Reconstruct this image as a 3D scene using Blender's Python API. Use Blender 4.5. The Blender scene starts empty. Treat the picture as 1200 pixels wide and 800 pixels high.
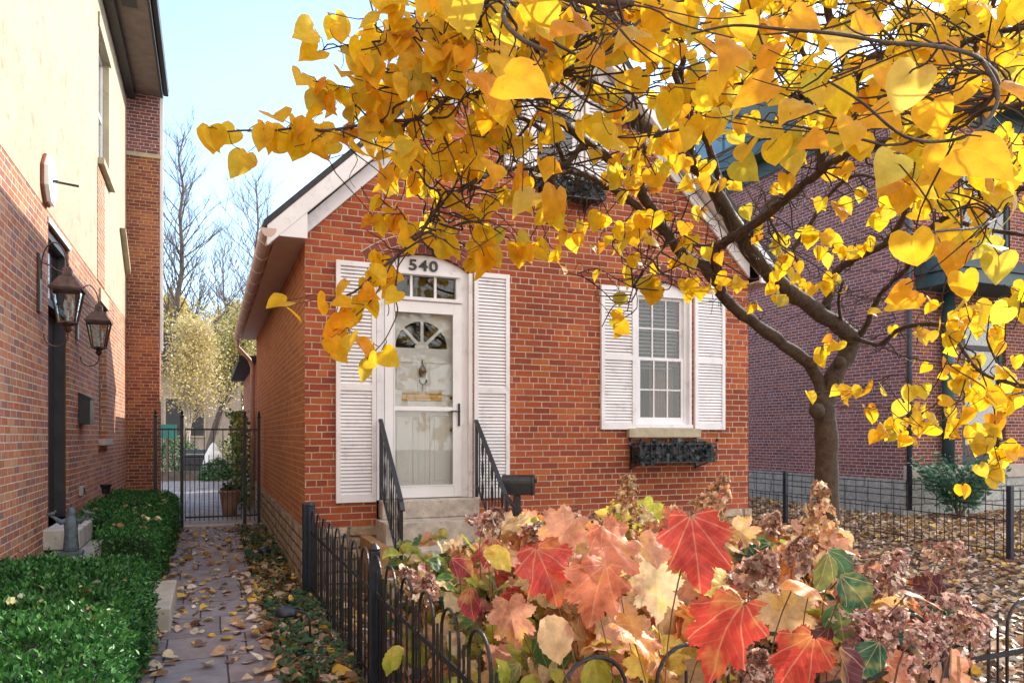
import bpy, bmesh, math, random
import numpy as np
from mathutils import Vector, Matrix, geometry
R = math.radians
S = bpy.context.scene
COL = S.collection
random.seed(7); rng = np.random.default_rng(7)

# ------------------------------------------------------------------ camera, sky, sun, exposure
YAW = R(22.2); FPX = 870.0; CZ = 1.5
cs, sn = math.cos(YAW), math.sin(YAW)
cam = bpy.data.objects.new('camera', bpy.data.cameras.new('camera')); COL.objects.link(cam)
cam.location = (0, 0, CZ); cam.rotation_euler = (R(90), 0, -YAW)
cam.data.sensor_width = 36; cam.data.lens = 36*FPX/1200; cam.data.shift_y = 110/1200
cam.data.clip_start = .05; cam.data.clip_end = 1000
S.camera = cam
SUN_EL, SUN_AZ = R(29), R(22)          # azimuth measured from +X towards +Y
sd = Vector((math.cos(SUN_EL)*math.cos(SUN_AZ), math.cos(SUN_EL)*math.sin(SUN_AZ), math.sin(SUN_EL)))
W = bpy.data.worlds.new('World'); S.world = W; W.use_nodes = True
nt = W.node_tree; nt.nodes.clear()
wo = nt.nodes.new('ShaderNodeOutputWorld'); bg = nt.nodes.new('ShaderNodeBackground')
sky = nt.nodes.new('ShaderNodeTexSky'); sky.sky_type = 'NISHITA'; sky.sun_disc = False
sky.sun_elevation = SUN_EL; sky.sun_rotation = R(90) - SUN_AZ; sky.air_density = 1.0; sky.dust_density = .4; sky.ozone_density = 2.2
tc = nt.nodes.new('ShaderNodeTexCoord'); mp = nt.nodes.new('ShaderNodeMapping'); mp.inputs['Scale'].default_value = (1.2, 1.2, 3.2)
nz = nt.nodes.new('ShaderNodeTexNoise'); nz.inputs['Scale'].default_value = 1.6; nz.inputs['Detail'].default_value = 7; nz.inputs['Roughness'].default_value = .55
rp = nt.nodes.new('ShaderNodeValToRGB'); rp.color_ramp.elements[0].position = .42; rp.color_ramp.elements[1].position = .68
mx = nt.nodes.new('ShaderNodeMix'); mx.data_type = 'RGBA'; mx.inputs[7].default_value = (1.12, 1.32, 1.5, 1)
ml = nt.nodes.new('ShaderNodeMath'); ml.operation = 'MULTIPLY'; ml.inputs[1].default_value = .62
L = nt.links
L.new(tc.outputs['Generated'], mp.inputs[0]); L.new(mp.outputs[0], nz.inputs['Vector']); L.new(nz.outputs[0], rp.inputs[0])
L.new(rp.outputs[0], ml.inputs[0]); L.new(ml.outputs[0], mx.inputs[0]); L.new(sky.outputs[0], mx.inputs[6]); 
# unseen warm bright cloud added behind the viewer as fill for the front
sx_ = nt.nodes.new('ShaderNodeSeparateXYZ'); L.new(tc.outputs['Generated'], sx_.inputs[0])
mr = nt.nodes.new('ShaderNodeMapRange'); mr.interpolation_type = 'SMOOTHSTEP'; L.new(sx_.outputs[1], mr.inputs[0])
for i_, v_ in enumerate((.25, -.45, 0, .9)): mr.inputs[i_+1].default_value = v_
mx2 = nt.nodes.new('ShaderNodeMix'); mx2.data_type = 'RGBA'; L.new(mr.outputs[0], mx2.inputs[0]); L.new(mx.outputs[2], mx2.inputs[6]); mx2.inputs[7].default_value = (4.5, 4.25, 4.05, 1)
L.new(mx2.outputs[2], bg.inputs[0]); L.new(bg.outputs[0], wo.inputs[0])
bg.inputs[1].default_value = .15
sl = bpy.data.lights.new('sun', 'SUN'); sl.energy = 2.0; sl.angle = R(.6); sl.color = (1, .93, .80)
so = bpy.data.objects.new('sun', sl); COL.objects.link(so); so.location = (20, 0, 20); so.rotation_euler = sd.to_track_quat('Z', 'Y').to_euler()
vs = S.view_settings; vs.view_transform = 'Standard'; vs.look = 'None'; vs.exposure = 1.9; vs.gamma = 1; vs.use_curve_mapping = False
S.render.engine = 'CYCLES'
S.cycles.max_bounces = 8; S.cycles.diffuse_bounces = 4; S.cycles.transparent_max_bounces = 12

# ------------------------------------------------------------------ measuring helpers: sight lines of the photo -> metres
def fx(px, Y): return Y*math.tan(YAW+math.atan((px-600)/FPX))
def fy(px, X): return X/math.tan(YAW+math.atan((px-600)/FPX))
def P(px, py, d):
    r = (px-600)/FPX*d
    return Vector((r*cs+d*sn, d*cs-r*sn, CZ+(510-py)/FPX*d))

# ------------------------------------------------------------------ node helpers
class G:
    def __init__(s, name):
        s.m = bpy.data.materials.new(name); s.m.use_nodes = True; s.t = s.m.node_tree; s.t.nodes.clear()
        s.out = s.n('ShaderNodeOutputMaterial')
    def n(s, ty, **k):
        x = s.t.nodes.new(ty)
        for a, b in k.items(): setattr(x, a, b)
        return x
    def l(s, a, b):
        if isinstance(a, (int, float, tuple)): b.default_value = a
        else: s.t.links.new(a, b)
    def mt(s, op, a, b=0.0, c=None):
        x = s.n('ShaderNodeMath', operation=op); s.l(a, x.inputs[0]); s.l(b, x.inputs[1])
        if c is not None: s.l(c, x.inputs[2])
        return x.outputs[0]
    def noise(s, scale, detail=4, vec=None, rough=.55, col=False, dim='3D'):
        x = s.n('ShaderNodeTexNoise'); x.inputs['Scale'].default_value = scale; x.inputs['Detail'].default_value = detail; x.inputs['Roughness'].default_value = rough
        if vec is not None: s.l(vec, x.inputs['Vector'])
        else: s.l(s.pos(), x.inputs['Vector'])
        return x.outputs[1 if col else 0]
    def geo(s):
        if not hasattr(s, '_g'): s._g = s.n('ShaderNodeNewGeometry')
        return s._g
    def pos(s): return s.geo().outputs['Position']
    def sep(s, v):
        x = s.n('ShaderNodeSeparateXYZ'); s.l(v, x.inputs[0]); return x.outputs
    def comb(s, a, b, c):
        x = s.n('ShaderNodeCombineXYZ'); s.l(a, x.inputs[0]); s.l(b, x.inputs[1]); s.l(c, x.inputs[2]); return x.outputs[0]
    def ramp(s, f, stops, mode='LINEAR'):
        x = s.n('ShaderNodeValToRGB'); cr = x.color_ramp; cr.interpolation = mode
        while len(cr.elements) < len(stops): cr.elements.new(.5)
        for e, (p, c) in zip(cr.elements, stops): e.position = p; e.color = (*c, 1) if len(c) == 3 else c
        s.l(f, x.inputs[0]); return x.outputs[0]
    def mix(s, f, a, b, mode='MIX'):
        x = s.n('ShaderNodeMix', data_type='RGBA', blend_type=mode); s.l(f, x.inputs[0])
        for v, i in ((a, 6), (b, 7)):
            if isinstance(v, tuple): x.inputs[i].default_value = (*v, 1) if len(v) == 3 else v
            else: s.l(v, x.inputs[i])
        return x.outputs[2]
    def rng(s, v, a, b, c, d, sm=False):
        x = s.n('ShaderNodeMapRange'); x.clamp = True
        if sm: x.interpolation_type = 'SMOOTHSTEP'
        s.l(v, x.inputs[0])
        for i, q in enumerate((a, b, c, d)): s.l(q, x.inputs[i+1])
        return x.outputs[0]
    def wn(s, v):
        x = s.n('ShaderNodeTexWhiteNoise'); s.l(v, x.inputs[0]); return x.outputs[0]
    def bump(s, h, strength=.5, dist=.01):
        x = s.n('ShaderNodeBump'); x.inputs['Strength'].default_value = strength; x.inputs['Distance'].default_value = dist; s.l(h, x.inputs['Height']); return x.outputs[0]
    def done(s, color, rough=.6, normal=None, metal=0, spec=.5, **k):
        b = s.n('ShaderNodeBsdfPrincipled')
        if isinstance(color, tuple): b.inputs['Base Color'].default_value = (*color, 1)
        else: s.l(color, b.inputs['Base Color'])
        s.l(rough, b.inputs['Roughness']); b.inputs['Metallic'].default_value = metal; b.inputs['Specular IOR Level'].default_value = spec
        if normal is not None: s.l(normal, b.inputs['Normal'])
        s.l(b.outputs[0], s.out.inputs[0]); return s.m
    def wall_uv(s):
        p = s.sep(s.pos()); n = s.sep(s.geo().outputs['True Normal'])
        side = s.mt('GREATER_THAN', s.mt('ABSOLUTE', n[0]), .7)
        u = s.mt('ADD', s.mt('MULTIPLY', p[0], s.mt('SUBTRACT', 1.0, side)), s.mt('MULTIPLY', p[1], side))
        return u, p[2]

def simple(name, col, rough=.5, var=.15, scale=6, bumps=.0, bscale=60, metal=0, spec=.5, dirt=None):
    g = G(name); n = g.noise(scale, 5)
    dark = tuple(c*(1-var*1.6) for c in col); lite = tuple(min(1, c*(1+var)) for c in col)
    c = g.ramp(n, [(.3, dark), (.7, lite)])
    if dirt:
        m = g.rng(g.noise(scale*2.3, 8, rough=.7), .52, .72, 0, dirt[1], True); c = g.mix(m, c, dirt[0])
    nb = g.bump(g.noise(bscale, 4), bumps, .01) if bumps else None
    return g.done(c, g.rng(n, .3, .7, rough*.85, min(1, rough*1.15)), nb, metal, spec)

def brick(name, pal, mortar, h=.0677, w=.208, mw=.0052, header=8, seed=0, blotch=(.6, 1.15), jit=.0035):
    g = G(name); u, v = g.wall_uv()
    nn = g.sep(g.noise(9, 3, col=True))
    u = g.mt('ADD', u, g.mt('MULTIPLY', g.mt('SUBTRACT', nn[0], .5), jit*2)); v = g.mt('ADD', v, g.mt('MULTIPLY', g.mt('SUBTRACT', nn[1], .5), jit*2))
    v = g.mt('ADD', v, 3.0+seed*.031)
    row = g.mt('FLOOR', g.mt('DIVIDE', v, h))
    hd = g.mt('COMPARE', g.mt('MODULO', row, float(header)), 3.0, .1)
    ww = g.mt('SUBTRACT', w, g.mt('MULTIPLY', hd, w*.5))
    off = g.mt('ADD', g.mt('MULTIPLY', g.mt('MODULO', row, 2.0), .5), g.mt('MULTIPLY', g.wn(g.comb(row, 4.4+seed, 0.0)), .16))
    cu = g.mt('ADD', g.mt('ADD', g.mt('DIVIDE', u, ww), off), 400.0)
    colm = g.mt('FLOOR', cu)
    fu = g.mt('MULTIPLY', g.mt('SUBTRACT', cu, colm), ww); fv = g.mt('SUBTRACT', v, g.mt('MULTIPLY', row, h))
    du = g.mt('MINIMUM', fu, g.mt('SUBTRACT', ww, fu)); dv = g.mt('MINIMUM', fv, g.mt('SUBTRACT', h, fv))
    dist = g.mt('ADD', g.mt('MINIMUM', du, dv), g.mt('MULTIPLY', g.mt('SUBTRACT', g.noise(55, 3), .5), .0045))
    brk = g.rng(dist, mw-.0012, mw+.0016, 0, 1, True)
    rv = g.wn(g.comb(colm, row, 1.7+seed))
    k = [(i/len(pal), c) for i, c in enumerate(pal)]
    bc = g.ramp(rv, k, 'CONSTANT')
    rv2 = g.wn(g.comb(row, colm, 9.1))
    bc = g.mix(g.rng(rv2, 0, 1, 0.0, .35), bc, g.mix(1.0, bc, (.45, .42, .45), 'MULTIPLY'))
    big = g.rng(g.noise(.55, 4, rough=.6), .3, .7, blotch[0], blotch[1])
    fine = g.rng(g.noise(38, 6, rough=.7), .25, .75, .72, 1.25)
    mul = g.mt('MULTIPLY', big, fine); cc = g.comb(mul, mul, mul)
    bc = g.mix(1.0, bc, cc, 'MULTIPLY')
    mc = g.mix(g.rng(g.noise(7, 5), .35, .65, 0, 1), mortar, tuple(c*.72 for c in mortar))
    c = g.mix(brk, mc, bc)
    hgt = g.mt('ADD', g.mt('MULTIPLY', brk, 1.0), g.mt('MULTIPLY', g.noise(120, 4), .35))
    return g.done(c, .88, g.bump(hgt, .75, .006), spec=.25)

def stone_blocks(name, c1, c2, mortar, w=.34, h=.17, stretch=.02):
    g = G(name); u, v = g.wall_uv()
    nn = g.sep(g.noise(3.2, 4, col=True))
    u = g.mt('ADD', u, g.mt('MULTIPLY', g.mt('SUBTRACT', nn[0], .5), .12)); v = g.mt('ADD', v, g.mt('MULTIPLY', g.mt('SUBTRACT', nn[1], .5), .07))
    v = g.mt('ADD', v, 4.0)
    row = g.mt('FLOOR', g.mt('DIVIDE', v, h)); ww = g.mt('ADD', w*.6, g.mt('MULTIPLY', g.wn(g.comb(row, 2.0, 0.0)), w*.8))
    cu = g.mt('ADD', g.mt('DIVIDE', u, ww), 200.0); colm = g.mt('FLOOR', cu)
    fu = g.mt('MULTIPLY', g.mt('SUBTRACT', cu, colm), ww); fv = g.mt('SUBTRACT', v, g.mt('MULTIPLY', row, h))
    du = g.mt('MINIMUM', fu, g.mt('SUBTRACT', ww, fu)); dv = g.mt('MINIMUM', fv, g.mt('SUBTRACT', h, fv))
    dist = g.mt('ADD', g.mt('MINIMUM', du, dv), g.mt('MULTIPLY', g.mt('SUBTRACT', g.noise(20, 4), .5), .02))
    brk = g.rng(dist, .006, .02, 0, 1, True)
    c = g.mix(g.wn(g.comb(row, colm, 1.0)), c1, c2)
    mul = g.rng(g.noise(14, 7, rough=.7), .25, .75, .55, 1.3); c = g.mix(1.0, c, g.comb(mul, mul, mul), 'MULTIPLY')
    c = g.mix(brk, mortar, c)
    hgt = g.mt('ADD', g.mt('MULTIPLY', brk, .8), g.noise(18, 8, rough=.65))
    return g.done(c, .92, g.bump(hgt, .9, .03), spec=.2)

def pavers(name):
    g = G(name); p = g.sep(g.pos()); nn = g.sep(g.noise(2.5, 3, col=True))
    u = g.mt('ADD', p[0], g.mt('MULTIPLY', g.mt('SUBTRACT', nn[0], .5), .015)); v = g.mt('ADD', p[1], g.mt('MULTIPLY', g.mt('SUBTRACT', nn[1], .5), .015))
    h = .60; row = g.mt('FLOOR', g.mt('DIVIDE', v, h)); w = g.mt('ADD', .38, g.mt('MULTIPLY', g.wn(g.comb(row, 1.0, 0.0)), .22))
    cu = g.mt('ADD', g.mt('ADD', g.mt('DIVIDE', u, w), g.wn(g.comb(row, 3.0, 0.0))), 100.0); colm = g.mt('FLOOR', cu)
    fu = g.mt('MULTIPLY', g.mt('SUBTRACT', cu, colm), w); fv = g.mt('SUBTRACT', v, g.mt('MULTIPLY', row, h))
    d = g.mt('MINIMUM', g.mt('MINIMUM', fu, g.mt('SUBTRACT', w, fu)), g.mt('MINIMUM', fv, g.mt('SUBTRACT', h, fv)))
    brk = g.rng(g.mt('ADD', d, g.mt('MULTIPLY', g.mt('SUBTRACT', g.noise(40, 3), .5), .004)), .0035, .008, 0, 1, True)
    c = g.ramp(g.wn(g.comb(row, colm, 5.0)), [(0, (.21, .18, .19)), (.3, (.25, .205, .205)), (.55, (.23, .21, .23)), (.8, (.29, .24, .235))], 'CONSTANT')
    mul = g.rng(g.noise(5, 9, rough=.72), .25, .75, .55, 1.35); c = g.mix(1.0, c, g.comb(mul, mul, mul), 'MULTIPLY')
    c = g.mix(brk, (.035, .03, .028), c)
    hg = g.mt('ADD', brk, g.mt('MULTIPLY', g.noise(30, 8, rough=.7), .5))
    return g.done(c, g.rng(g.noise(6, 5), .3, .7, .5, .8), g.bump(hg, .6, .008), spec=.4)

def leafmat(name, vein=(.9, .75, .45), veinamt=.5, trans=.45, step=.6, rough=.45, spots=.25, mott=0, mcol=(1.3, 1.05, .35)):
    g = G(name); a = g.n('ShaderNodeAttribute', attribute_name='Col'); uv = g.n('ShaderNodeAttribute', attribute_name='luv')
    s = g.sep(uv.outputs['Vector']); x, y = s[0], s[1]
    ax = g.mt('ABSOLUTE', x)
    mid = g.rng(ax, .0, .02, 1, 0)
    ang = g.mt('ARCTAN2', ax, g.mt('ADD', y, .02)); r = g.mt('SQRT', g.mt('ADD', g.mt('MULTIPLY', x, x), g.mt('MULTIPLY', y, y)))
    fr = g.mt('SUBTRACT', g.mt('FRACT', g.mt('ADD', g.mt('DIVIDE', ang, step), .5)), .5)
    side = g.rng(g.mt('MULTIPLY', g.mt('MULTIPLY', g.mt('ABSOLUTE', fr), step), r), .002, .016, 1, 0)
    q = g.mt('SUBTRACT', g.mt('FRACT', g.mt('MULTIPLY', g.mt('SUBTRACT', y, g.mt('MULTIPLY', ax, .8)), 7.0)), .5)
    fineV = g.mt('MULTIPLY', g.rng(g.mt('ABSOLUTE', q), .0, .10, 1, 0), .30)
    v = g.mt('MULTIPLY', g.mt('MAXIMUM', g.mt('MAXIMUM', mid, side), fineV), veinamt)
    c = g.mix(v, a.outputs['Color'], g.mix(.55, a.outputs['Color'], vein))
    if mott:
        pn = g.n('ShaderNodeVectorMath', operation='MULTIPLY'); g.l(g.pos(), pn.inputs[0]); pn.inputs[1].default_value = (1, 1, 1)
        c = g.mix(g.rng(g.noise(9, 3, rough=.6), .50, .68, 0, mott, True), c, g.mix(1.0, g.mix(.5, c, (.5, .5, .5)), mcol, 'MULTIPLY'))
        c = g.mix(g.rng(g.noise(13, 4, rough=.6), .30, .46, mott*.8, 0, True), c, g.mix(1.0, c, (.62, .28, .35), 'MULTIPLY'))
    mul = g.rng(g.noise(28, 5, rough=.6), .25, .75, 1-spots, 1+spots*.6); c = g.mix(1.0, c, g.comb(mul, mul, mul), 'MULTIPLY')
    sp = g.rng(g.mt('ADD', g.noise(62, 5, rough=.75), g.mt('MULTIPLY', r, .06)), .66, .74, 0, .65, True); c = g.mix(sp, c, (.16, .07, .02))
    b = g.n('ShaderNodeBsdfPrincipled'); g.l(c, b.inputs['Base Color']); b.inputs['Roughness'].default_value = rough; b.inputs['Specular IOR Level'].default_value = .35
    g.l(g.bump(g.mt('MULTIPLY', v, -1.0), .4, .003), b.inputs['Normal'])
    t = g.n('ShaderNodeBsdfTranslucent'); g.l(c, t.inputs[0])
    m = g.n('ShaderNodeMixShader'); m.inputs[0].default_value = trans; g.l(b.outputs[0], m.inputs[1]); g.l(t.outputs[0], m.inputs[2]); g.l(m.outputs[0], g.out.inputs[0])
    return g.m

def glassmat(name, tint=(.9, .95, .95)):
    g = G(name); f = g.n('ShaderNodeFresnel'); f.inputs[0].default_value = 1.5
    g.l(g.bump(g.noise(2.5, 2), .03, .02), f.inputs[1])
    tr = g.n('ShaderNodeBsdfTransparent'); tr.inputs[0].default_value = (*tint, 1)
    gl = g.n('ShaderNodeBsdfGlossy'); gl.inputs['Roughness'].default_value = .01; g.l(g.bump(g.noise(2.0, 2), .03, .02), gl.inputs['Normal'])
    m = g.n('ShaderNodeMixShader'); g.l(g.mt('ADD', g.mt('MULTIPLY', f.outputs[0], .8), .01), m.inputs[0]); g.l(tr.outputs[0], m.inputs[1]); g.l(gl.outputs[0], m.inputs[2]); g.l(m.outputs[0], g.out.inputs[0])
    return g.m

M = {}
M['brick'] = brick('cottage_brick', [(.42, .10, .042), (.36, .085, .045), (.45, .125, .05), (.33, .08, .045), (.48, .14, .05), (.40, .10, .05), (.34, .08, .045), (.44, .105, .04)], (.56, .40, .30))
M['brick_bounce'] = brick('cottage_brick_bounce_lit', [(.56, .20, .075), (.52, .18, .07), (.58, .23, .09), (.54, .19, .06), (.48, .16, .07)], (.68, .44, .26), seed=1, blotch=(.75, 1.1))  # side wall brick: brighter orange palette carries the passage's bounced light
M['brick_l'] = brick('townhouse_brick', [(.56, .22, .11), (.52, .19, .10), (.58, .27, .14), (.46, .18, .12), (.56, .28, .16), (.54, .18, .08), (.36, .18, .14)], (.68, .58, .46), seed=3)
M['brick_c'] = brick('chimney_brick', [(.36, .12, .06), (.30, .09, .05), (.42, .15, .06), (.27, .08, .05)], (.50, .40, .32), seed=5)
M['brick_r'] = brick('neighbour_brick', [(.27, .105, .10), (.23, .095, .10), (.31, .12, .10), (.20, .085, .09), (.27, .12, .12)], (.62, .52, .52), seed=7, blotch=(.8, 1.1))
M['brick_f'] = brick('neighbour_front_brick', [(.32, .10, .07), (.26, .085, .07), (.36, .11, .06), (.22, .075, .07)], (.58, .46, .42), seed=9)
M['stone'] = stone_blocks('limestone', (.40, .30, .21), (.62, .50, .38), (.24, .18, .13), w=.26, h=.115)
M['stone_g'] = stone_blocks('grey_limestone', (.33, .34, .33), (.44, .44, .42), (.22, .22, .21), w=.5, h=.28)
M['stone_w'] = simple('whitewashed_stone', (.55, .52, .47), .9, .2, 5, .9, 14, dirt=((.14, .12, .10), .8))
M['pavers'] = pavers('slate_pavers')
M['patio'] = brick('patio_brick', [(.30, .27, .27), (.26, .24, .25), (.33, .29, .28)], (.16, .15, .14), seed=2)
def _patio():
    g = G('patio_pavers'); b = g.n('ShaderNodeTexBrick'); mpn = g.n('ShaderNodeMapping'); g.l(g.pos(), mpn.inputs[0]); g.l(mpn.outputs[0], b.inputs[0])
    b.inputs['Color1'].default_value = (.34, .31, .31, 1); b.inputs['Color2'].default_value = (.24, .22, .23, 1); b.inputs['Mortar'].default_value = (.10, .09, .08, 1)
    b.inputs['Scale'].default_value = 1; b.inputs['Brick Width'].default_value = .3; b.inputs['Row Height'].default_value = .16; b.inputs['Mortar Size'].default_value = .012
    mul = g.rng(g.noise(3, 7), .25, .75, .6, 1.3)
    return g.done(g.mix(1.0, b.outputs[0], g.comb(mul, mul, mul), 'MULTIPLY'), .7, g.bump(b.outputs[1], -.4, .01))
M['patio'] = _patio()
M['white'] = simple('white_paint', (.78, .77, .80), .45, .06, 3, .08, 30, dirt=((.42, .38, .35), .5))
M['white2'] = simple('white_enamel', (.80, .80, .83), .3, .04, 3)
M['doorw'] = simple('door_paint', (.82, .81, .80), .4, .05, 2)
M['dark'] = simple('dark_interior', (.012, .012, .014), .8, .2, 3)
M['iron'] = simple('black_iron', (.012, .013, .018), .38, .3, 20, .3, 80, spec=.6)
M['ironblue'] = simple('navy_iron', (.012, .020, .040), .4, .3, 20, .3, 80, spec=.6)
M['step'] = simple('concrete_step', (.52, .46, .40), .85, .22, 9, .5, 70, dirt=((.18, .15, .13), .6))
M['slab'] = simple('concrete_slab', (.42, .38, .33), .85, .16, 5, .4, 60, dirt=((.22, .19, .16), .4))
M['sill'] = simple('sandstone_sill', (.46, .40, .28), .85, .15, 8, .4, 60)
M['shingle'] = simple('dark_shingle', (.05, .05, .055), .9, .3, 15, .6, 25)
M['gutter'] = simple('painted_gutter', (.58, .42, .35), .4, .10, 3, dirt=((.32, .20, .15), .5))
M['soffitb'] = simple('brown_soffit', (.23, .18, .16), .7, .18, 4, .2, 30, dirt=((.12, .09, .08), .5))
M['darktrim'] = simple('dark_trim', (.035, .035, .042), .5, .2, 8)
M['teal'] = simple('teal_paint', (.04, .085, .10), .45, .15, 5, .1, 30)
M['bluegl'] = simple('blue_panel', (.12, .22, .30), .25, .12, 2)
M['stucco'] = simple('cream_stucco', (.45, .385, .275), .92, .10, 2.2, .9, 26, dirt=((.27, .20, .12), .8))
M['wood'] = simple('cedar_board', (.38, .22, .10), .75, .22, 7, .3, 40)
M['rust'] = simple('rusty_rim', (.30, .09, .04), .7, .25, 20)
M['copper'] = simple('aged_copper', (.13, .085, .08), .42, .35, 14, .2, 50, metal=.6)
M['brass'] = simple('brass_plate', (.50, .30, .10), .35, .15, 20, metal=.7)
M['bronze'] = simple('bronze', (.10, .07, .05), .4, .2, 20, metal=.7)
M['statue'] = simple('blue_grey_lead', (.11, .15, .18), .6, .3, 25, .4, 60)
M['bark'] = simple('redbud_bark', (.075, .050, .036), .92, .35, 22, 1.0, 45, dirt=((.15, .13, .09), .5))
M['twig'] = simple('dark_twig', (.045, .028, .024), .8, .3, 20)
M['petiole'] = simple('reddish_stem', (.22, .11, .06), .7, .3, 20)
M['pod'] = simple('dry_seed_pod', (.15, .10, .085), .7, .3, 30)
M['paleb'] = simple('pale_bark', (.42, .36, .30), .9, .2, 6, .4, 30)
M['greyb'] = simple('grey_bark', (.13, .105, .09), .9, .25, 6, .4, 30)
M['soil'] = simple('dark_soil', (.13, .09, .06), .95, .4, 9, 1.0, 30, dirt=((.22, .15, .09), .8))
M['terra'] = simple('clay_pot', (.38, .22, .16), .8, .15, 9, .2, 30)
M['plaqw'] = simple('plaque_face', (.75, .76, .78), .4, .05, 5)
M['glass'] = glassmat('window_glass', (.97, .985, .98)); M['lglass'] = glassmat('lantern_glass', (.85, .92, .9))
M['blind'] = simple('blind_slat', (.36, .36, .36), .6, .05, 5)
M['curtain'] = simple('curtain_cloth', (.24, .15, .11), .9, .2, 8)
M['leafY'] = leafmat('redbud_leaf', (.80, .55, .08), .4, .64, spots=.22, mott=.35, mcol=(1.2, 1.3, .25))
M['leafH'] = leafmat('hydrangea_leaf', (.95, .72, .42), .62, .42, step=.55, spots=.35, mott=.75)
M['leafG'] = leafmat('green_leaf', (.30, .40, .15), .3, .3)
M['litter'] = leafmat('fallen_leaf', (.5, .35, .2), .35, .15, spots=.4)
M['floret'] = leafmat('dry_floret', (.45, .3, .2), .2, .3, spots=.3)
M['box'] = leafmat('boxwood_leaf', (.2, .4, .1), .1, .25, rough=.35)
M['grnp'] = simple('green_cover', (.03, .10, .05), .8, .3, 6, .4, 20)
M['tealp'] = simple('teal_sign', (.02, .16, .14), .5, .1, 5)
M['tanw'] = simple('tan_siding', (.34, .28, .24), .8, .12, 3)
M['whitep'] = simple('white_cover', (.70, .70, .70), .7, .1, 5, .4, 8)

# ------------------------------------------------------------------ mesh helpers
class MB:
    def __init__(s): s.v = []; s.f = []
    def add(s, vs, fs):
        o = len(s.v); s.v += [tuple(q) for q in vs]; s.f += [tuple(i+o for i in f) for f in fs]; return s
    def box(s, x0, x1, y0, y1, z0, z1):
        return s.add([(x0, y0, z0), (x1, y0, z0), (x1, y1, z0), (x0, y1, z0), (x0, y0, z1), (x1, y0, z1), (x1, y1, z1), (x0, y1, z1)],
                     [(3, 2, 1, 0), (4, 5, 6, 7), (0, 1, 5, 4), (1, 2, 6, 5), (2, 3, 7, 6), (3, 0, 4, 7)])
    def prism(s, poly, a, b, f):
        """poly: 2D points, f(u,v,w) -> 3D, extruded from w=a to w=b"""
        n = len(poly)
        return s.add([f(u, v, a) for u, v in poly]+[f(u, v, b) for u, v in poly],
                     [tuple(range(n-1, -1, -1)), tuple(range(n, 2*n))]+[(i, (i+1) % n, n+(i+1) % n, n+i) for i in range(n)])
    def bar(s, a, b, w, h=None, up=(0, 0, 1)):
        a, b = Vector(a), Vector(b); h = h or w; d = (b-a).normalized(); u = Vector(up)
        if abs(d.dot(u)) > .98: u = Vector((0, 1, 0))
        r = d.cross(u).normalized(); u = r.cross(d)
        vs = [p+r*(i*w/2)+u*(j*h/2) for p in (a, b) for i, j in ((-1, -1), (1, -1), (1, 1), (-1, 1))]
        return s.add(vs, [(3, 2, 1, 0), (4, 5, 6, 7), (0, 1, 5, 4), (1, 2, 6, 5), (2, 3, 7, 6), (3, 0, 4, 7)])
    def tube(s, pts, rad, n=6, cap=True):
        pts = [Vector(p) for p in pts]; k = len(pts)
        if not hasattr(rad, '__len__'): rad = [rad]*k
        vs = []; u = None
        for i, p in enumerate(pts):
            d = (pts[min(i+1, k-1)]-pts[max(i-1, 0)])
            if d.length < 1e-9: d = Vector((0, 0, 1))
            d.normalize()
            if u is None: u = d.orthogonal().normalized()
            else:
                u = u-d*u.dot(d)
                u = u.normalized() if u.length > 1e-6 else d.orthogonal().normalized()
            w = d.cross(u)
            for j in range(n):
                a = 2*math.pi*j/n; vs.append(p+(u*math.cos(a)+w*math.sin(a))*rad[i])
        fs = [(i*n+j, i*n+(j+1) % n, (i+1)*n+(j+1) % n, (i+1)*n+j) for i in range(k-1) for j in range(n)]
        if cap: fs += [tuple(range(n-1, -1, -1)), tuple(range((k-1)*n, k*n))]
        return s.add(vs, fs)
    def lathe(s, prof, c=(0, 0, 0), n=16, sx=1, sy=1, rot=0):
        k = len(prof); vs = [(c[0]+r*sx*math.cos(2*math.pi*j/n+rot), c[1]+r*sy*math.sin(2*math.pi*j/n+rot), c[2]+z) for r, z in prof for j in range(n)]
        fs = [(i*n+j, i*n+(j+1) % n, (i+1)*n+(j+1) % n, (i+1)*n+j) for i in range(k-1) for j in range(n)]
        return s.add(vs, fs+[tuple(range(n-1, -1, -1)), tuple(range((k-1)*n, k*n))])
    def build(s, name, mat, parent=None, bevel=0, smooth=False, label=None):
        me = bpy.data.meshes.new(name); off = Vector((0, 0, 0))
        if parent is not None:
            q = parent
            while q is not None: off += q.location; q = q.parent
        me.from_pydata([tuple(Vector(p)-off) for p in s.v], [], s.f); me.materials.append(mat)
        if smooth: me.polygons.foreach_set('use_smooth', [True]*len(me.polygons))
        bm = bmesh.new(); bm.from_mesh(me); bmesh.ops.recalc_face_normals(bm, faces=bm.faces) if len(me.polygons) < 60000 else None; bm.to_mesh(me); bm.free()
        o = bpy.data.objects.new(name, me); COL.objects.link(o)
        if parent is not None: o.parent = parent
        if bevel:
            b = o.modifiers.new('bevel', 'BEVEL'); b.width = bevel; b.segments = 2; b.limit_method = 'ANGLE'
        if label: o['label'] = label
        return o
def tag(o, label, cat, group=None, kind=None):
    if label: o['label'] = label
    if cat: o['category'] = cat
    if group: o['group'] = group
    if kind: o['kind'] = kind
    return o
def struct(o): o['kind'] = 'structure'; return o
def thing(name, loc, label, cat, group=None):
    o = bpy.data.objects.new(name, None); COL.objects.link(o); o.location = loc; o.empty_display_size = .1
    return tag(o, label, cat, group)
def copy_tree(o, loc, rz=0, label=None, parent=None):
    c = o.copy(); COL.objects.link(c)
    if parent is None:
        c.location = loc; c.rotation_euler = (0, 0, rz)
        if label: c['label'] = label
    else: c.parent = parent
    for ch in list(o.children): copy_tree(ch, None, 0, None, c)
    return c
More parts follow.
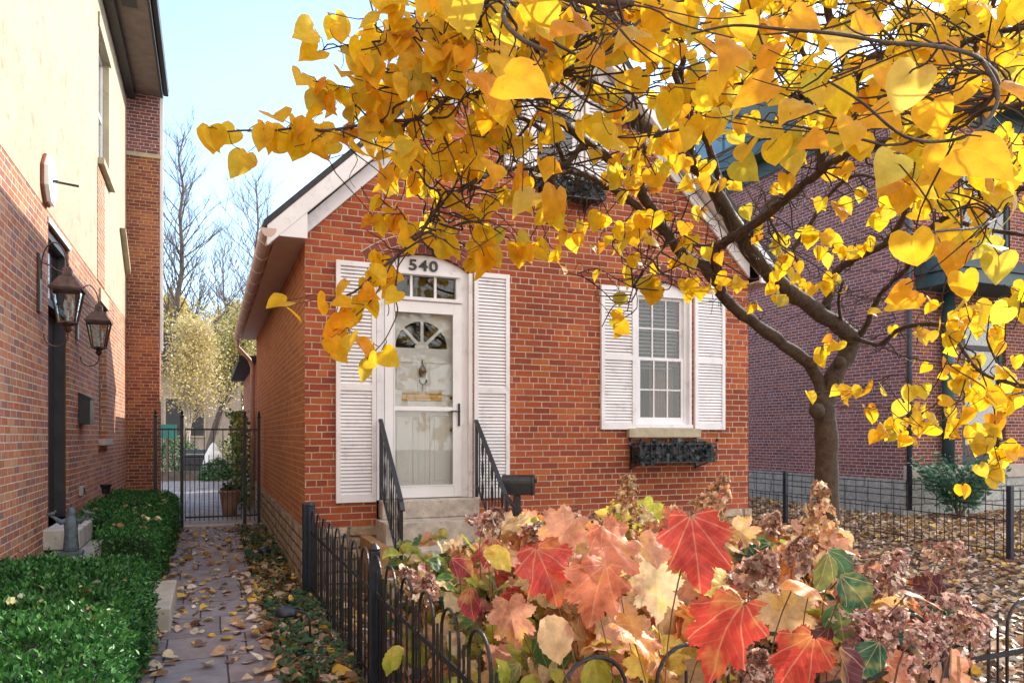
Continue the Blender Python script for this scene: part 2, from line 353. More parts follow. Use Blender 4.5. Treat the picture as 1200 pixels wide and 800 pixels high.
def holed(outer, holes, f):
    """flat polygon with holes (2D loops) -> list of 3D verts, faces"""
    loops = [[Vector((u, v, 0)) for u, v in lp] for lp in [outer]+holes]
    tr = geometry.tessellate_polygon(loops); fl = [p for lp in loops for p in lp]
    return [f(p.x, p.y) for p in fl], [tuple(t) for t in tr]
def reveal(mb, lp, f, a, b):
    n = len(lp); mb.add([f(u, v, a) for u, v in lp]+[f(u, v, b) for u, v in lp], [(i, (i+1) % n, n+(i+1) % n, n+i) for i in range(n)])
def arch(x0, x1, z0, z1, rise, n=10):
    c = (x0+x1)/2; w = (x1-x0)/2
    return [(x0, z0), (x1, z0)]+[(c+w*math.cos(math.pi*i/n*1.0) if False else x1-(x1-x0)*i/n, z1+rise*(1-((x1-(x1-x0)*i/n-c)/w)**2)) for i in range(n+1)]
def catmull(pts, k=6):
    out = []; n = len(pts)
    for i in range(n-1):
        p0, p1, p2, p3 = pts[max(i-1, 0)], pts[i], pts[i+1], pts[min(i+2, n-1)]
        for j in range(k):
            t = j/k; out.append(.5*((2*p1)+(p2-p0)*t+(2*p0-5*p1+4*p2-p3)*t*t+(3*p1-p0-3*p2+p3)*t**3))
    return out+[pts[-1]]

# leaf templates: outline half list (x,y), star-shaped about centre; y 0 (petiole) .. 1 (tip)
def template(half, centre, curl=.18, fold=.15, rings=(.5, 1.0)):
    out = half+[(-x, y) for x, y in half[::-1] if x > 1e-6]
    vs = [(0, centre, 0)]; n = len(out)
    for r in rings: vs += [(x*r, centre+(y-centre)*r, 0) for x, y in out]
    fs = [(0, 1+i, 1+(i+1) % n) for i in range(n)]
    for q in range(len(rings)-1): fs += [(1+q*n+i, 1+(q+1)*n+i, 1+(q+1)*n+(i+1) % n, 1+q*n+(i+1) % n) for i in range(n)]
    v = np.array(vs, float)
    v[:, 2] = fold*np.abs(v[:, 0])-curl*(v[:, 1]-centre)**2-.25*curl*v[:, 0]**2*2
    return v, fs
HEART = [(0, .06), (.10, -.05), (.25, -.11), (.40, -.04), (.49, .12), (.50, .30), (.43, .50), (.30, .70), (.13, .88), (0, 1.02)]
ROUND = [(0, 0), (.16, .04), (.32, .18), (.40, .38), (.38, .58), (.26, .78), (.10, .93), (0, 1.02)]
OAK = [(0, .05), (.08, -.03), (.20, -.11), (.33, -.08), (.37, .03), (.38, .11), (.49, .14), (.57, .24), (.55, .33), (.47, .40), (.39, .46), (.43, .54), (.47, .66), (.41, .76), (.31, .75), (.22, .73), (.21, .81), (.13, .95), (0, 1.06)]
DIAM = [(0, 0), (.22, .35), (.2, .65), (0, 1)]
def vary(half, centre, seed, teeth=0.0, jit=.06, asym=.05, **k):
    rs = random.Random(seed); pts = [Vector((x, y, 0)) for x, y in half]; q = catmull(pts, 3) if teeth else pts
    def side(sg):
        o = []
        for i, p in enumerate(q):
            x, y = p.x, p.y
            if 0 < i < len(q)-1:
                f = 1+(teeth if i % 2 else -teeth)+rs.gauss(0, jit*.5); x, y = x*f*(1+sg*asym), centre+(y-centre)*f
            o.append((max(x, 0)*sg, y))
        return o
    R_, L_ = side(1), side(-1); out = R_+[p for p in L_[::-1][1:-1]]
    rings = k.get('rings', (.4, .75, 1.0)); cu, fo, wv = k.get('curl', .25), k.get('fold', .2), k.get('wave', .02)
    vs = [(0, centre, 0)]; n = len(out); ph = rs.uniform(0, 6)
    for r_ in rings: vs += [(x*r_, centre+(y-centre)*r_, 0) for x, y in out]
    fs = [(0, 1+i, 1+(i+1) % n) for i in range(n)]
    for a in range(len(rings)-1): fs += [(1+a*n+i, 1+(a+1)*n+i, 1+(a+1)*n+(i+1) % n, 1+a*n+(i+1) % n) for i in range(n)]
    v = np.array(vs, float); rr = np.hypot(v[:, 0], v[:, 1]-centre)
    v[:, 2] = fo*np.abs(v[:, 0])-cu*(v[:, 1]-centre)**2-.5*cu*v[:, 0]**2+wv*np.sin(v[:, 0]*11+ph)*np.cos(v[:, 1]*9+ph)*(.4+rr*2)
    return v, fs
T_H = template(HEART, .35, .25, .22); T_H2 = template(HEART, .35, -.15, .4); T_R = template(ROUND, .45, .3, .2); T_O = template(OAK, .36, .45, .25, (.4, .75, 1.0)); T_O2 = template(OAK, .36, -.2, .45, (.4, .75, 1.0))
OAKS = [vary(OAK, .36, i+1, .035, .09, .05*(-1)**i, curl=.5-.25*i, fold=[.3, .1, .45, -.2][i], wave=.05) for i in range(4)]
HEARTS = [vary(HEART, .35, i+20, 0, .04, .07*(-1)**i, curl=[.3, -.1, .45, .15][i], fold=[.2, .45, .1, .3][i], wave=.025, rings=(.55, 1.0)) for i in range(4)]
ROUNDS = [vary(ROUND, .45, i+40, .018, .05, .05*(-1)**i, curl=[.3, .5, .1][i], fold=[.25, .1, .4][i], wave=.03) for i in range(3)]
T_O, T_O2 = OAKS[0], OAKS[1]; T_R = ROUNDS[0]
T_D = (np.array([(0, 0, 0), (.25, .5, .08), (0, 1, -.05), (-.25, .5, .08)], float), [(0, 1, 2), (0, 2, 3)])
T_P = (np.array([(0, 0, 0), (.3, .25, .12), (.36, .6, .1), (0, 1, -.1), (-.36, .6, .1), (-.3, .25, .12)], float), [(0, 1, 2, 3), (0, 3, 4, 5)])
T_S = (np.array([(0, 0, 0), (.33, .2, .09), (.35, .55, .06), (0, 1, -.12), (-.35, .55, .12), (-.33, .2, .03), (0, .5, -.05)], float), [(0, 1, 6), (1, 2, 6), (2, 3, 6), (3, 4, 6), (4, 5, 6), (5, 0, 6)])
def frames(tip, nrm):
    t = tip/np.linalg.norm(tip, axis=1, keepdims=True); n = nrm-t*np.sum(nrm*t, 1, keepdims=True); n /= np.linalg.norm(n, axis=1, keepdims=True)+1e-9
    return np.stack([np.cross(t, n), t, n], 2)   # columns x,y,z
def leaves(name, batches, mat, parent=None, jitter=.12):
    """batches: (template, pos Nx3, tip Nx3, normal Nx3, size N, colour Nx3)"""
    V = []; C = []; U = []; loops = []; starts = []; tot = []; vo = 0; lo = 0
    for T, pos, tip, nrm, size, colr in batches:
        n = len(pos)
        if n == 0: continue
        tv, tf = T; k = len(tv); Rm = frames(tip, nrm); loc = np.repeat(tv[None], n, 0).copy()
        loc[:, :, 2] += jitter*rng.normal(0, 1, (n, 1))*loc[:, :, 0]*loc[:, :, 1]; loc[:, :, 2] *= rng.uniform(.5, 1.9, (n, 1)); loc[:, :, 0] *= rng.uniform(.85, 1.12, (n, 1))
        w = np.einsum('nij,nkj->nki', Rm, loc)*size[:, None, None]+pos[:, None]
        V.append(w.reshape(-1, 3)); C.append(np.repeat(colr, k, 0)); U.append(np.tile(tv, (n, 1)))
        fl = np.array([i for f in tf for i in f]); ft = np.array([len(f) for f in tf])
        loops.append((fl[None]+(np.arange(n)*k)[:, None]+vo).ravel()); tot.append(np.tile(ft, n)); vo += n*k
    V = np.concatenate(V); C = np.concatenate(C); U = np.concatenate(U); loops = np.concatenate(loops); tot = np.concatenate(tot)
    if parent is not None:
        off = Vector((0, 0, 0)); q = parent
        while q is not None: off += q.location; q = q.parent
        V = V-np.array(off)
    me = bpy.data.meshes.new(name); me.vertices.add(len(V)); me.vertices.foreach_set('co', V.astype(np.float32).ravel())
    me.loops.add(len(loops)); me.loops.foreach_set('vertex_index', loops.astype(np.int32))
    me.polygons.add(len(tot)); st = np.concatenate([[0], np.cumsum(tot)[:-1]]); me.polygons.foreach_set('loop_start', st.astype(np.int32)); me.polygons.foreach_set('loop_total', tot.astype(np.int32))
    me.update(); me.validate()
    ca = me.attributes.new('Col', 'FLOAT_COLOR', 'POINT'); ca.data.foreach_set('color', np.concatenate([np.clip(C, 0, 1), np.ones((len(C), 1))], 1).astype(np.float32).ravel())
    ua = me.attributes.new('luv', 'FLOAT_VECTOR', 'POINT'); ua.data.foreach_set('vector', U.astype(np.float32).ravel())
    me.polygons.foreach_set('use_smooth', [True]*len(me.polygons)); me.materials.append(mat)
    o = bpy.data.objects.new(name, me); COL.objects.link(o)
    if parent is not None: o.parent = parent
    return o
def pick(pal, n, wts=None, var=.12):
    p = np.array(pal); w = None if wts is None else np.array(wts)/sum(wts)
    c = p[rng.choice(len(p), n, p=w)]; return c*rng.uniform(1-var, 1+var, (n, 1))*rng.uniform(.95, 1.05, (n, 3))
def unit(n): v = rng.normal(0, 1, (n, 3)); return v/np.linalg.norm(v, axis=1, keepdims=True)

# ================================================================== THE SETTING: ground
XL = -1.52; YF = 7.5; X0, X1 = .868, 6.26
mb = MB(); mb.add([(-120, -60, -.02), (150, -60, -.02), (150, 200, -.02), (-120, 200, -.02)], [(0, 1, 2, 3)])
struct(mb.build('ground', M['soil']))
mb = MB(); mb.box(-.40, .42, -.5, 13.1, -.015, .006); struct(mb.build('path', M['pavers']))
mb = MB(); mb.box(-3.0, 1.6, 13.35, 26.8, -.015, .004); struct(mb.build('patio', M['patio']))
mb = MB(); mb.box(-.38, .50, 13.1, 13.35, -.015, .03); struct(mb.build('gate_threshold', M['step'], bevel=.006))

# ================================================================== COTTAGE
cot = thing('brick_cottage', (X0, YF, 0), 'small red brick cottage with white louvred shutters and a steep gable', 'house')
EZ = 3.50; SL = .97; XR = (X0+X1)/2; RZ = 3.58+SL*(XR-X0)
dz1 = 3.22; door_hole = arch(1.575, 2.60, .63, dz1, .17); win_hole = arch(4.615, 5.41, 1.585, 3.19, .14); up_hole = arch(3.28, 3.94, 4.42, 5.46, .09)
outer = [(X0, .59), (X1, .59), (X1, 3.58), (XR, RZ), (X0, 3.58)]
F = lambda u, v: (u, YF, v)
mb = MB(); v, f = holed(outer, [door_hole, win_hole, up_hole], F); mb.add(v, f)
for h in (door_hole, win_hole, up_hole): reveal(mb, h, lambda u, v, w: (u, w, v), YF, YF+.22)
YB = 15.5
mb.build('front_wall', M['brick'], cot); mb = MB()
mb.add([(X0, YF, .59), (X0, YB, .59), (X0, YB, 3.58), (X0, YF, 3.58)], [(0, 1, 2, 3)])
mb.build('side_wall', M['brick_bounce'], cot); mb = MB()
mb.add([(X1, YF, .59), (X1, YB, .59), (X1, YB, 3.58), (X1, YF, 3.58)], [(0, 1, 2, 3)])
mb.add([(X0, YB, .59), (X1, YB, .59), (X1, YB, 3.58), (XR, YB, RZ), (X0, YB, 3.58)], [(0, 1, 2, 3, 4)])
mb.add([(X0, YB, .59), (X0, 21.5, .59), (X0, 21.5, 2.95), (X0, YB, 2.95)], [(0, 1, 2, 3)])
mb.add([(X0, 21.5, .59), (X1, 21.5, .59), (X1, 21.5, 2.95), (X0, 21.5, 2.95)], [(0, 1, 2, 3)])
mb.build('rear_wall', M['brick'], cot)
# foundation, slightly proud
mb = MB(); mb.box(X0-.035, X1+.03, YF-.035, 21.5, -.02, .59); mb.build('foundation', M['stone'], cot)
# arches of radial bricks
def voussoirs(mb, x0, x1, z1, rise, hgt=.2, n=13, y=YF):
    c = (x0+x1)/2; w = (x1-x0)/2
    rad = (w*w+rise*rise)/(2*rise); zc = z1+rise-rad; a0 = math.asin(w/rad)*1.08
    for i in range(n):
        for ring in (0, 1):
            ta = -a0+2*a0*(i+.04)/n; tb = -a0+2*a0*(i+.96)/n; ra = rad+ring*hgt/2+.004+(0.0); rb = ra+hgt/2-.01
            poly = [(c+r*math.sin(t), zc+r*math.cos(t)) for r, t in ((ra, ta), (ra, tb), (rb, tb), (rb, ta))]
            mb.prism(poly, y-.006, y+.05, lambda u, v, w_: (u, w_, v))
def fanmat():
    g = G('arch_brick'); ob = g.n('ShaderNodeNewGeometry'); r = ob.outputs['Random Per Island']
    c = g.ramp(r, [(0, (.27, .08, .05)), (.3, (.20, .06, .05)), (.55, (.32, .10, .06)), (.8, (.24, .075, .06))], 'CONSTANT')
    mul = g.rng(g.noise(38, 6, rough=.7), .25, .75, .7, 1.25)
    return g.done(g.mix(1.0, c, g.comb(mul, mul, mul), 'MULTIPLY'), .88, g.bump(g.noise(120, 4), .4, .004), spec=.25)
M['arch'] = fanmat(); M['mortar'] = simple('pale_mortar', (.55, .42, .35), .95, .12, 12, .5, 80)
for x0, x1, z1, rise, n in ((1.575, 2.60, dz1, .17, 14), (4.615, 5.41, 3.19, .14, 11), (3.28, 3.94, 5.46, .09, 9)):
    c = (x0+x1)/2; w = (x1-x0)/2; rad = (w*w+rise*rise)/(2*rise); zc = z1+rise-rad; a0 = math.asin(w/rad)*1.08
    mb = MB(); k = 12
    poly = [(c+rad*1.001*math.sin(-a0+2*a0*i/k), zc+(rad+.002)*math.cos(-a0+2*a0*i/k)) for i in range(k+1)]+[(c+(rad+.205)*math.sin(a0-2*a0*i/k), zc+(rad+.205)*math.cos(a0-2*a0*i/k)) for i in range(k+1)]
    mb.prism(poly, YF-.003, YF+.04, lambda u, v, w_: (u, w_, v)); ar = mb.build('arch', M['mortar'], cot)
    mb = MB(); voussoirs(mb, x0, x1, z1, rise, n=n); mb.build('arch_bricks', M['arch'], ar)
# roof
mb = MB(); yo = 7.28
for s in (-1, 1):
    e = XR+s*(XR-.47); zt = lambda x: 3.50+.97*(XR-.47)-.97*abs(x-XR)
    poly = [(e, zt(e)), (XR, zt(XR)), (XR, zt(XR)-.07), (e, zt(e)-.07)]
    mb.prism(poly, yo-.03, YB+.1, lambda u, v, w_: (u, w_, v))
ROOFT = 3.50+.97*(XR-.47)
mb.box(.55, X1+.3, YB+.1, 21.7, 2.98, 3.08)
roof = mb.build('roof', M['shingle'], cot)
# rake boards (white): fascia + frieze
for s in (-1, 1):
    mb = MB(); e = XR+s*(XR-.50)
    a, b = (e, ROOFT-.97*abs(e-XR)-.072), (XR, ROOFT-.072)
    poly = [a, b, (b[0], b[1]-.23), (a[0], a[1]-.19)]
    mb.prism(poly, yo-.025, yo+.02, lambda u, v, w_: (u, w_, v)); 
    e2 = XR+s*(XR-X0-.01); a2 = (e2, ROOFT-.97*abs(e2-XR)-.26)
    mb.prism([a2, (XR, ROOFT-.26), (XR, ROOFT-.44), (a2[0], a2[1]-.17)], YF-.045, YF-.004, lambda u, v, w_: (u, w_, v))
    mb.prism([(e, a[1]-.12), (XR, b[1]-.12), (XR, b[1]-.15), (e, a[1]-.15)], yo+.022, YF-.002, lambda u, v, w_: (u, w_, v))
    mb.build('rake_board', M['white'], cot, bevel=.006)
# eave soffit and boxed end on the passage side and the far side
for s in (-1, 1):
    mb = MB(); xa, xb = (.585, X0-.002) if s < 0 else (X1+.002, 2*XR-.585)
    mb.box(xa, xb, yo+.022, YB, 3.385, 3.405)

    mb.build('soffit', M['gutter'], cot)
    mb = MB(); mb.prism([(xa, 3.37), (xb, 3.37), (xb, 3.50 if s > 0 else 3.66), (xa, 3.66 if s > 0 else 3.42)], yo-.018, yo+.018, lambda u, v, w_: (u, w_, v)); mb.build('eave_return', M['white'], cot)
g0 = MB(); n = 8
for (xc, sgn) in ((.515, -1),):
    prof = [(xc+.07*math.cos(math.pi+math.pi*i/n), 3.43+.085*math.sin(math.pi+math.pi*i/n)) for i in range(n+1)]
    prof2 = [(xc+.064*math.cos(math.pi+math.pi*i/n), 3.435+.078*math.sin(math.pi+math.pi*i/n)) for i in range(n, -1, -1)]
    g0.prism(prof+prof2, yo-.02, YB, lambda u, v, w_: (u, w_, v))
    g0.prism([(p[0], p[1]) for p in prof], yo-.026, yo-.02, lambda u, v, w_: (u, w_, v))
gut = g0.build('gutter', M['gutter'], cot, smooth=False)
for i in range(12):
    mb = MB(); y = yo+.25+i*.68; pr = [(.515+.078*math.cos(math.pi+math.pi*k/n), 3.43+.093*math.sin(math.pi+math.pi*k/n)) for k in range(n+1)]
    mb.prism(pr+[(.59, 3.45), (.44, 3.45)], y, y+.025, lambda u, v, w_: (u, w_, v)); mb.build('gutter_strap', M['white'], gut)
mb = MB(); mb.tube([(.515, YB-.1, 3.36), (.52, YB-.05, 3.22), (.74, YB+.05, 3.0), (.80, YB+.1, 2.85), (.80, YB+.1, .1)], .04, 8); mb.build('downspout', M['gutter'], cot, smooth=True)

# shutters
def shutter(x0, x1, z0, z1, mid, y=YF, par=cot):
    fr = MB(); st = .045; yb, yf = y-.002, y-.040
    fr.box(x0, x0+st, yf, yb, z0, z1); fr.box(x1-st, x1, yf, yb, z0, z1)
    for a, b in ((z0, z0+.075), (z1-.05, z1), (mid-.03, mid+.03)): fr.box(x0+st, x1-st, yf+.001, yb, a, b)
    fr.box(x0+st, x1-st, yb-.004, yb-.001, z0+.07, z1-.04)
    s = fr.build('shutter', M['white'], par, bevel=.003)
    lv = MB()
    for a, b in ((z0+.075, mid-.03), (mid+.03, z1-.05)):
        n_ = max(3, int((b-a)/.036))
        for i in range(n_):
            z = a+(b-a)*(i+.5)/n_
            lv.add([(x, yy, zz) for x in (x0+st+.001, x1-st-.001) for yy, zz in ((yf+.006, z-.014), (yf+.012, z-.018), (yb-.008, z+.012), (yb-.014, z+.016))],
                   [(0, 1, 5, 4), (1, 2, 6, 5), (2, 3, 7, 6), (3, 0, 4, 7), (0, 3, 2, 1), (4, 5, 6, 7)])
    lv.build('louvres', M['white'], s)
    return s
shutter(1.165, 1.565, .83, 3.24, 1.98); shutter(2.615, 3.02, .83, 3.24, 1.98)
shutter(4.15, 4.605, 1.57, 3.22, 2.40); shutter(5.435, 5.88, 1.57, 3.22, 2.40)
shutter(2.97, 3.27, 4.42, 5.46, 4.95); shutter(3.95, 4.25, 4.42, 5.46, 4.95)

# ---- front door
DY = YF+.05
fr = MB()
h_in = [(1.685, .84), (2.485, .84), (2.485, 2.885), (1.685, 2.885)]; h_tr = [(1.73, 2.945), (2.44, 2.945), (2.44, 3.17), (1.73, 3.17)]
v, f = holed(door_hole[0:0]+[(1.58, .845)]+[(2.595, .845)]+[(p[0], p[1]-.005) for p in door_hole[2:]], [[(1.665, .846), (2.505, .846), (2.505, 2.90), (1.665, 2.90)], h_tr], lambda u, v: (u, DY, v))
fr.add(v, f); reveal(fr, h_tr, lambda u, v, w: (u, w, v), DY, DY+.06); reveal(fr, [(1.665, .846), (2.505, .846), (2.505, 2.90), (1.665, 2.90)], lambda u, v, w: (u, w, v), DY, DY+.10)
fr.box(1.575, 1.615, YF-.012, DY-.001, .845, 3.225); fr.box(2.562, 2.602, YF-.012, DY-.001, .845, 3.225)      # outer casing beads
fr.box(1.67, 2.50, DY-.03, DY-.001, 2.905, 2.935)
fr.box(1.69, 2.48, DY-.022, DY-.001, 3.175, 3.20)
dfr = fr.build('door_frame', M['white'], cot)
mb = MB()
for x in (1.955, 2.215): mb = MB(); mb.box(x-.012, x+.012, DY+.02, DY+.05, 2.945, 3.17); mb.build('transom_bar', M['white'], dfr)
mb = MB(); mb.box(1.73, 2.44, DY+.045, DY+.049, 2.945, 3.17); mb.build('transom_pane', M['glass'], dfr)
mb = MB(); mb.box(1.6, 2.58, DY+.16, DY+.17, 2.9, 3.3); mb.build('transom_backing', M['dark'], dfr)
# storm door
sd_ = MB(); sy0, sy1 = DY-.012, DY+.028
so_, si = [(1.668, .85), (2.502, .85), (2.502, 2.897), (1.668, 2.897)], None
xl, xr = 1.76, 2.41
for a in ((1.668, xl, .85, 2.897), (xr, 2.502, .85, 2.897)): sd_.box(a[0], a[1], sy0, sy1, a[2], a[3])
for a in ((.85, .97), (1.755, 1.80), (2.79, 2.897)): sd_.box(xl, xr, sy0+.001, sy1-.001, a[0], a[1])
storm = sd_.build('storm_door', M['white2'], cot, bevel=.005)
mb = MB()
for x in (xl, xr-.012): mb.box(x, x+.012, sy0-.004, sy0+.012, .97, 2.79)
for z in (.97, 2.778): mb.box(xl+.012, xr-.012, sy0-.004, sy0+.012, z, z+.012)
mb.build('glass_bead', M['white2'], storm)
mb = MB(); mb.box(xl, xr, DY+.004, DY+.008, .97, 1.755); mb.box(xl, xr, DY+.004, DY+.008, 1.80, 2.79); mb.build('storm_glass', M['glass'], storm)
mb = MB(); mb.box(2.452, 2.474, sy0-.02, sy0-.001, 1.60, 1.84); mb.bar((2.463, sy0-.035, 1.755), (2.36, sy0-.04, 1.755), .016); mb.bar((2.463, sy0-.001, 1.755), (2.463, sy0-.042, 1.755), .016); mb.build('handle', M['iron'], storm, bevel=.003)
# inner door
iy = DY+.085
c, zb = 2.085, 2.42
idm = MB(); fan = [(c+.285, zb)]+[(c+.285*math.cos(math.pi*i/14), zb+.285*math.sin(math.pi*i/14)) for i in range(1, 14)]+[(c-.285, zb)]
v, f = holed([(1.68, .86), (2.49, .86), (2.49, 2.89), (1.68, 2.89)], [fan], lambda u, v: (u, iy, v)); idm.add(v, f); reveal(idm, fan, lambda u, v, w: (u, w, v), iy, iy+.03)
for a in (45, 90, 135): idm.bar((c+.06*math.cos(R(a)), iy+.004, zb+.06*math.sin(R(a))), (c+.285*math.cos(R(a)), iy+.004, zb+.285*math.sin(R(a))), .03, .03, (0, 1, 0))
idm.lathe([(.0, 0), (.07, 0)], (0, 0, 0), 4) if False else None
hub = [(c+.075*math.cos(math.pi*i/8), zb+.075*math.sin(math.pi*i/8)) for i in range(9)]; idm.prism(hub, iy-.006, iy+.03, lambda u, v, w: (u, w, v))
indoor = idm.build('front_door', M['doorw'], cot)
mb = MB()
def panel(x0, x1, z0, z1):
    t = .014
    for a in ((x0, x1, z0, z0+t), (x0, x1, z1-t, z1), (x0, x0+t, z0+t, z1-t), (x1-t, x1, z0+t, z1-t)): mb.box(a[0], a[1], iy-.012, iy-.0005, a[2], a[3])
    mb.box(x0+.05, x1-.05, iy-.010, iy-.0005, z0+.05, z1-.05)
panel(1.76, 2.05, 1.93, 2.28); panel(2.12, 2.40, 1.93, 2.28); panel(1.76, 2.0, .97, 1.72); panel(2.17, 2.40, .97, 1.72)
mb.box(2.045, 2.05, iy-.006, iy-.0005, .95, 1.84); mb.box(2.12, 2.126, iy-.006, iy-.0005, .95, 1.84)
mb.build('door_panel', M['doorw'], indoor, bevel=.004)
mb = MB(); mb.box(c-.3, c+.3, iy+.025, iy+.03, zb-.02, zb+.3); mb.build('fanlight_pane', M['glass'], indoor)
mb = MB(); mb.box(1.66, 2.52, iy+.25, iy+.26, .86, 2.9); mb.build('door_backing', M['dark'], indoor)
mb = MB()
mb.tube([(c, iy-.02, 2.30), (c, iy-.025, 2.24)], [.006, .012], 8); mb.lathe([(.006, 0), (.035, .02), (.045, .06), (.035, .10), (.012, .13)], (c, iy-.03, 2.11), 12, 1, .45)
ring = [(c+.04*math.cos(t), iy-.045, 2.09+.055*math.sin(t)) for t in np.linspace(-math.pi, 0, 9)]; mb.tube(ring, .008, 6); mb.tube([(c, iy-.04, 2.04), (c, iy-.03, 1.96)], [.010, .004], 6)
mb.build('door_knocker', M['bronze'], indoor, smooth=True)
mb = MB(); mb.box(1.87, 2.30, iy-.012, iy-.0005, 1.865, 1.965); mb.box(1.92, 2.25, iy-.018, iy-.012, 1.895, 1.935); mb.build('mail_slot', M['brass'], indoor, bevel=.003)
for z in (1.90, 1.56): mb = MB(); mb.lathe([(.012, -.02), (.03, -.015), (.034, 0), (.03, .015), (.012, .02)], (2.415, iy-.04, z), 10); mb.tube([(2.415, iy-.04, z), (2.415, iy, z)], .012, 6); mb.build('door_knob', M['iron'], indoor, smooth=True)
# number 540
tx = bpy.data.curves.new('num', 'FONT'); tx.body = '540'; tx.size = .155; tx.extrude = .004; tx.align_x = 'CENTER'; tx.offset = .0035; tx.space_character = 1.15
to = bpy.data.objects.new('num', tx); COL.objects.link(to); bpy.context.view_layer.update()
me = bpy.data.meshes.new_from_object(to.evaluated_get(bpy.context.evaluated_depsgraph_get())); bpy.data.objects.remove(to)
me.materials.clear(); me.materials.append(M['iron']); no = bpy.data.objects.new('house_number', me); COL.objects.link(no); no.parent = dfr
no.location = Vector((2.075, DY-.010, 3.222))-cot.location; no.rotation_euler = (R(90), 0, 0); no.scale = (1.25, 1, 1)

# ---- sash window builder
def sash_window(par, x0, x1, z0, z1, rise, y, cols=3, blind=True, curtain=True):
    fr = MB(); yy = y+.05
    oh = arch(x0+.003, x1-.003, z0, z1-.003, rise); ih = [(x0+.075, z0+.06), (x1-.075, z0+.06), (x1-.075, z1-.035), (x0+.075, z1-.035)]
    v, f = holed(oh, [ih], lambda u, v: (u, yy, v)); fr.add(v, f); reveal(fr, ih, lambda u, v, w: (u, w, v), yy, yy+.09)
    fr.box(x0+.004, x0+.035, y-.008, yy-.001, z0, z1-.01); fr.box(x1-.035, x1-.004, y-.008, yy-.001, z0, z1-.01)
    fr.box(x0-.0, x1, y-.03, yy-.001, z0-.012, z0+.03)
    w = fr.build('window', M['white'], par)
    a0, a1, c0, c1 = x0+.075, x1-.075, z0+.06, z1-.035; mz = (c0+c1)/2-.01
    for nm, lo, hi, ys in (('upper_sash', mz, c1, yy+.045), ('lower_sash', c0, mz+.03, yy+.012)):
        s = MB(); t = .035
        s.box(a0, a0+t, ys, ys+.03, lo, hi); s.box(a1-t, a1, ys, ys+.03, lo, hi); s.box(a0+t, a1-t, ys+.001, ys+.029, lo, lo+t+(.02 if nm[0] == 'l' else 0)); s.box(a0+t, a1-t, ys+.001, ys+.029, hi-t, hi)
        for i in range(1, cols):
            x = a0+t+(a1-a0-2*t)*i/cols; s.box(x-.008, x+.008, ys+.004, ys+.026, lo+t, hi-t)
        zc = (lo+hi)/2; s.box(a0+t, a1-t, ys+.005, ys+.025, zc-.008, zc+.008)
        so2 = s.build(nm, M['white'], w)
        s = MB(); s.box(a0+t, a1-t, ys+.013, ys+.017, lo+t, hi-t); s.build('pane_'+nm.split('_')[0], M['glass'], w)
    if blind:
        s = MB(); n_ = int((c1-c0)/.045)
        for i in range(n_):
            z = c1-.03-i*.045
            if i > n_*.55: break
            s.add([(a0, yy+.13, z-.012), (a1, yy+.13, z-.012), (a1, yy+.165, z+.012), (a0, yy+.165, z+.012)], [(0, 1, 2, 3)])
        s.build('blind', M['blind'], w)
    if curtain:
        s = MB(); k = 40; pts = [(a0+(a1-a0)*(.45+.55*i/k), yy+.21+.02*math.sin(i*1.3)) for i in range(k+1)]
        s.add([(x, q, z) for z in (c0, mz+.25) for x, q in pts], [(i, i+1, k+2+i, k+1+i) for i in range(k)]); s.build('curtain', M['curtain'], w, smooth=True)
    s = MB(); s.box(x0-.1, x1+.1, yy+.6, yy+.61, z0-.1, z1+.2); s.box(x0-.1, x0-.09, yy+.2, yy+.6, z0-.1, z1+.2); s.box(x1+.09, x1+.1, yy+.2, yy+.6, z0-.1, z1+.2); s.build('window_backing', M['dark'], w)
    return w
sash_window(cot, 4.615, 5.41, 1.60, 3.19, .14, YF)
sash_window(cot, 3.28, 3.94, 4.44, 5.46, .09, YF, cols=2)
for q in ((4.50, 5.50, 1.475, 1.583), (3.22, 4.0, 4.33, 4.415)): mb = MB(); mb.box(q[0], q[1], YF-.07, YF+.049, q[2], q[3]); mb.build('sill', M['sill'], cot, bevel=.008)

# ---- window boxes
def window_box(x0, x1, z0, z1, label):
    t = thing('window_box', ((x0+x1)/2, YF-.15, z0), label, 'window box', 'iron window boxes on the cottage front')
    mb = MB(); ya, yb = YF-.25, YF-.02
    for z in (z0+.01, z1-.02):
        mb.bar((x0, ya, z), (x1, ya, z), .014); mb.bar((x0, ya, z), (x0, yb, z), .014); mb.bar((x1, ya, z), (x1, yb, z), .014)
    n_ = int((x1-x0)/.07)
    for i in range(n_+1):
        x = x0+(x1-x0)*i/n_; mb.bar((x, ya, z0), (x, ya, z1), .008)
    for x in (x0+.02, x1-.12): mb.bar((x, yb, z0-.08), (x, yb, z1+.14), .02); mb.bar((x, yb, z0-.06), (x, ya, z0), .012)
    mb.build('rack', M['iron'], t)
    mb = MB(); mb.box(x0+.02, x1-.02, ya+.02, yb-.02, z0+.012, z1-.05); mb.build('trough', M['darktrim'], t, bevel=.01)
    n_ = 700; p = np.stack([rng.uniform(x0, x1+.03, n_), rng.uniform(ya-.02, yb-.02, n_), rng.uniform(z0+.02, z1+.01, n_)], 1)
    leaves('foliage', [(T_P, p, unit(n_)+[0, -.3, -.2], unit(n_)+[0, -.6, .5], rng.uniform(.04, .075, n_), pick([(.03, .05, .06), (.02, .035, .05), (.05, .08, .09), (.09, .12, .14)], n_))], M['box'], t)
window_box(4.53, 5.58, 1.18, 1.42, 'black iron window box of dark foliage under the ground-floor window')
window_box(3.36, 4.06, 4.10, 4.32, 'black iron window box of dark foliage under the gable window')

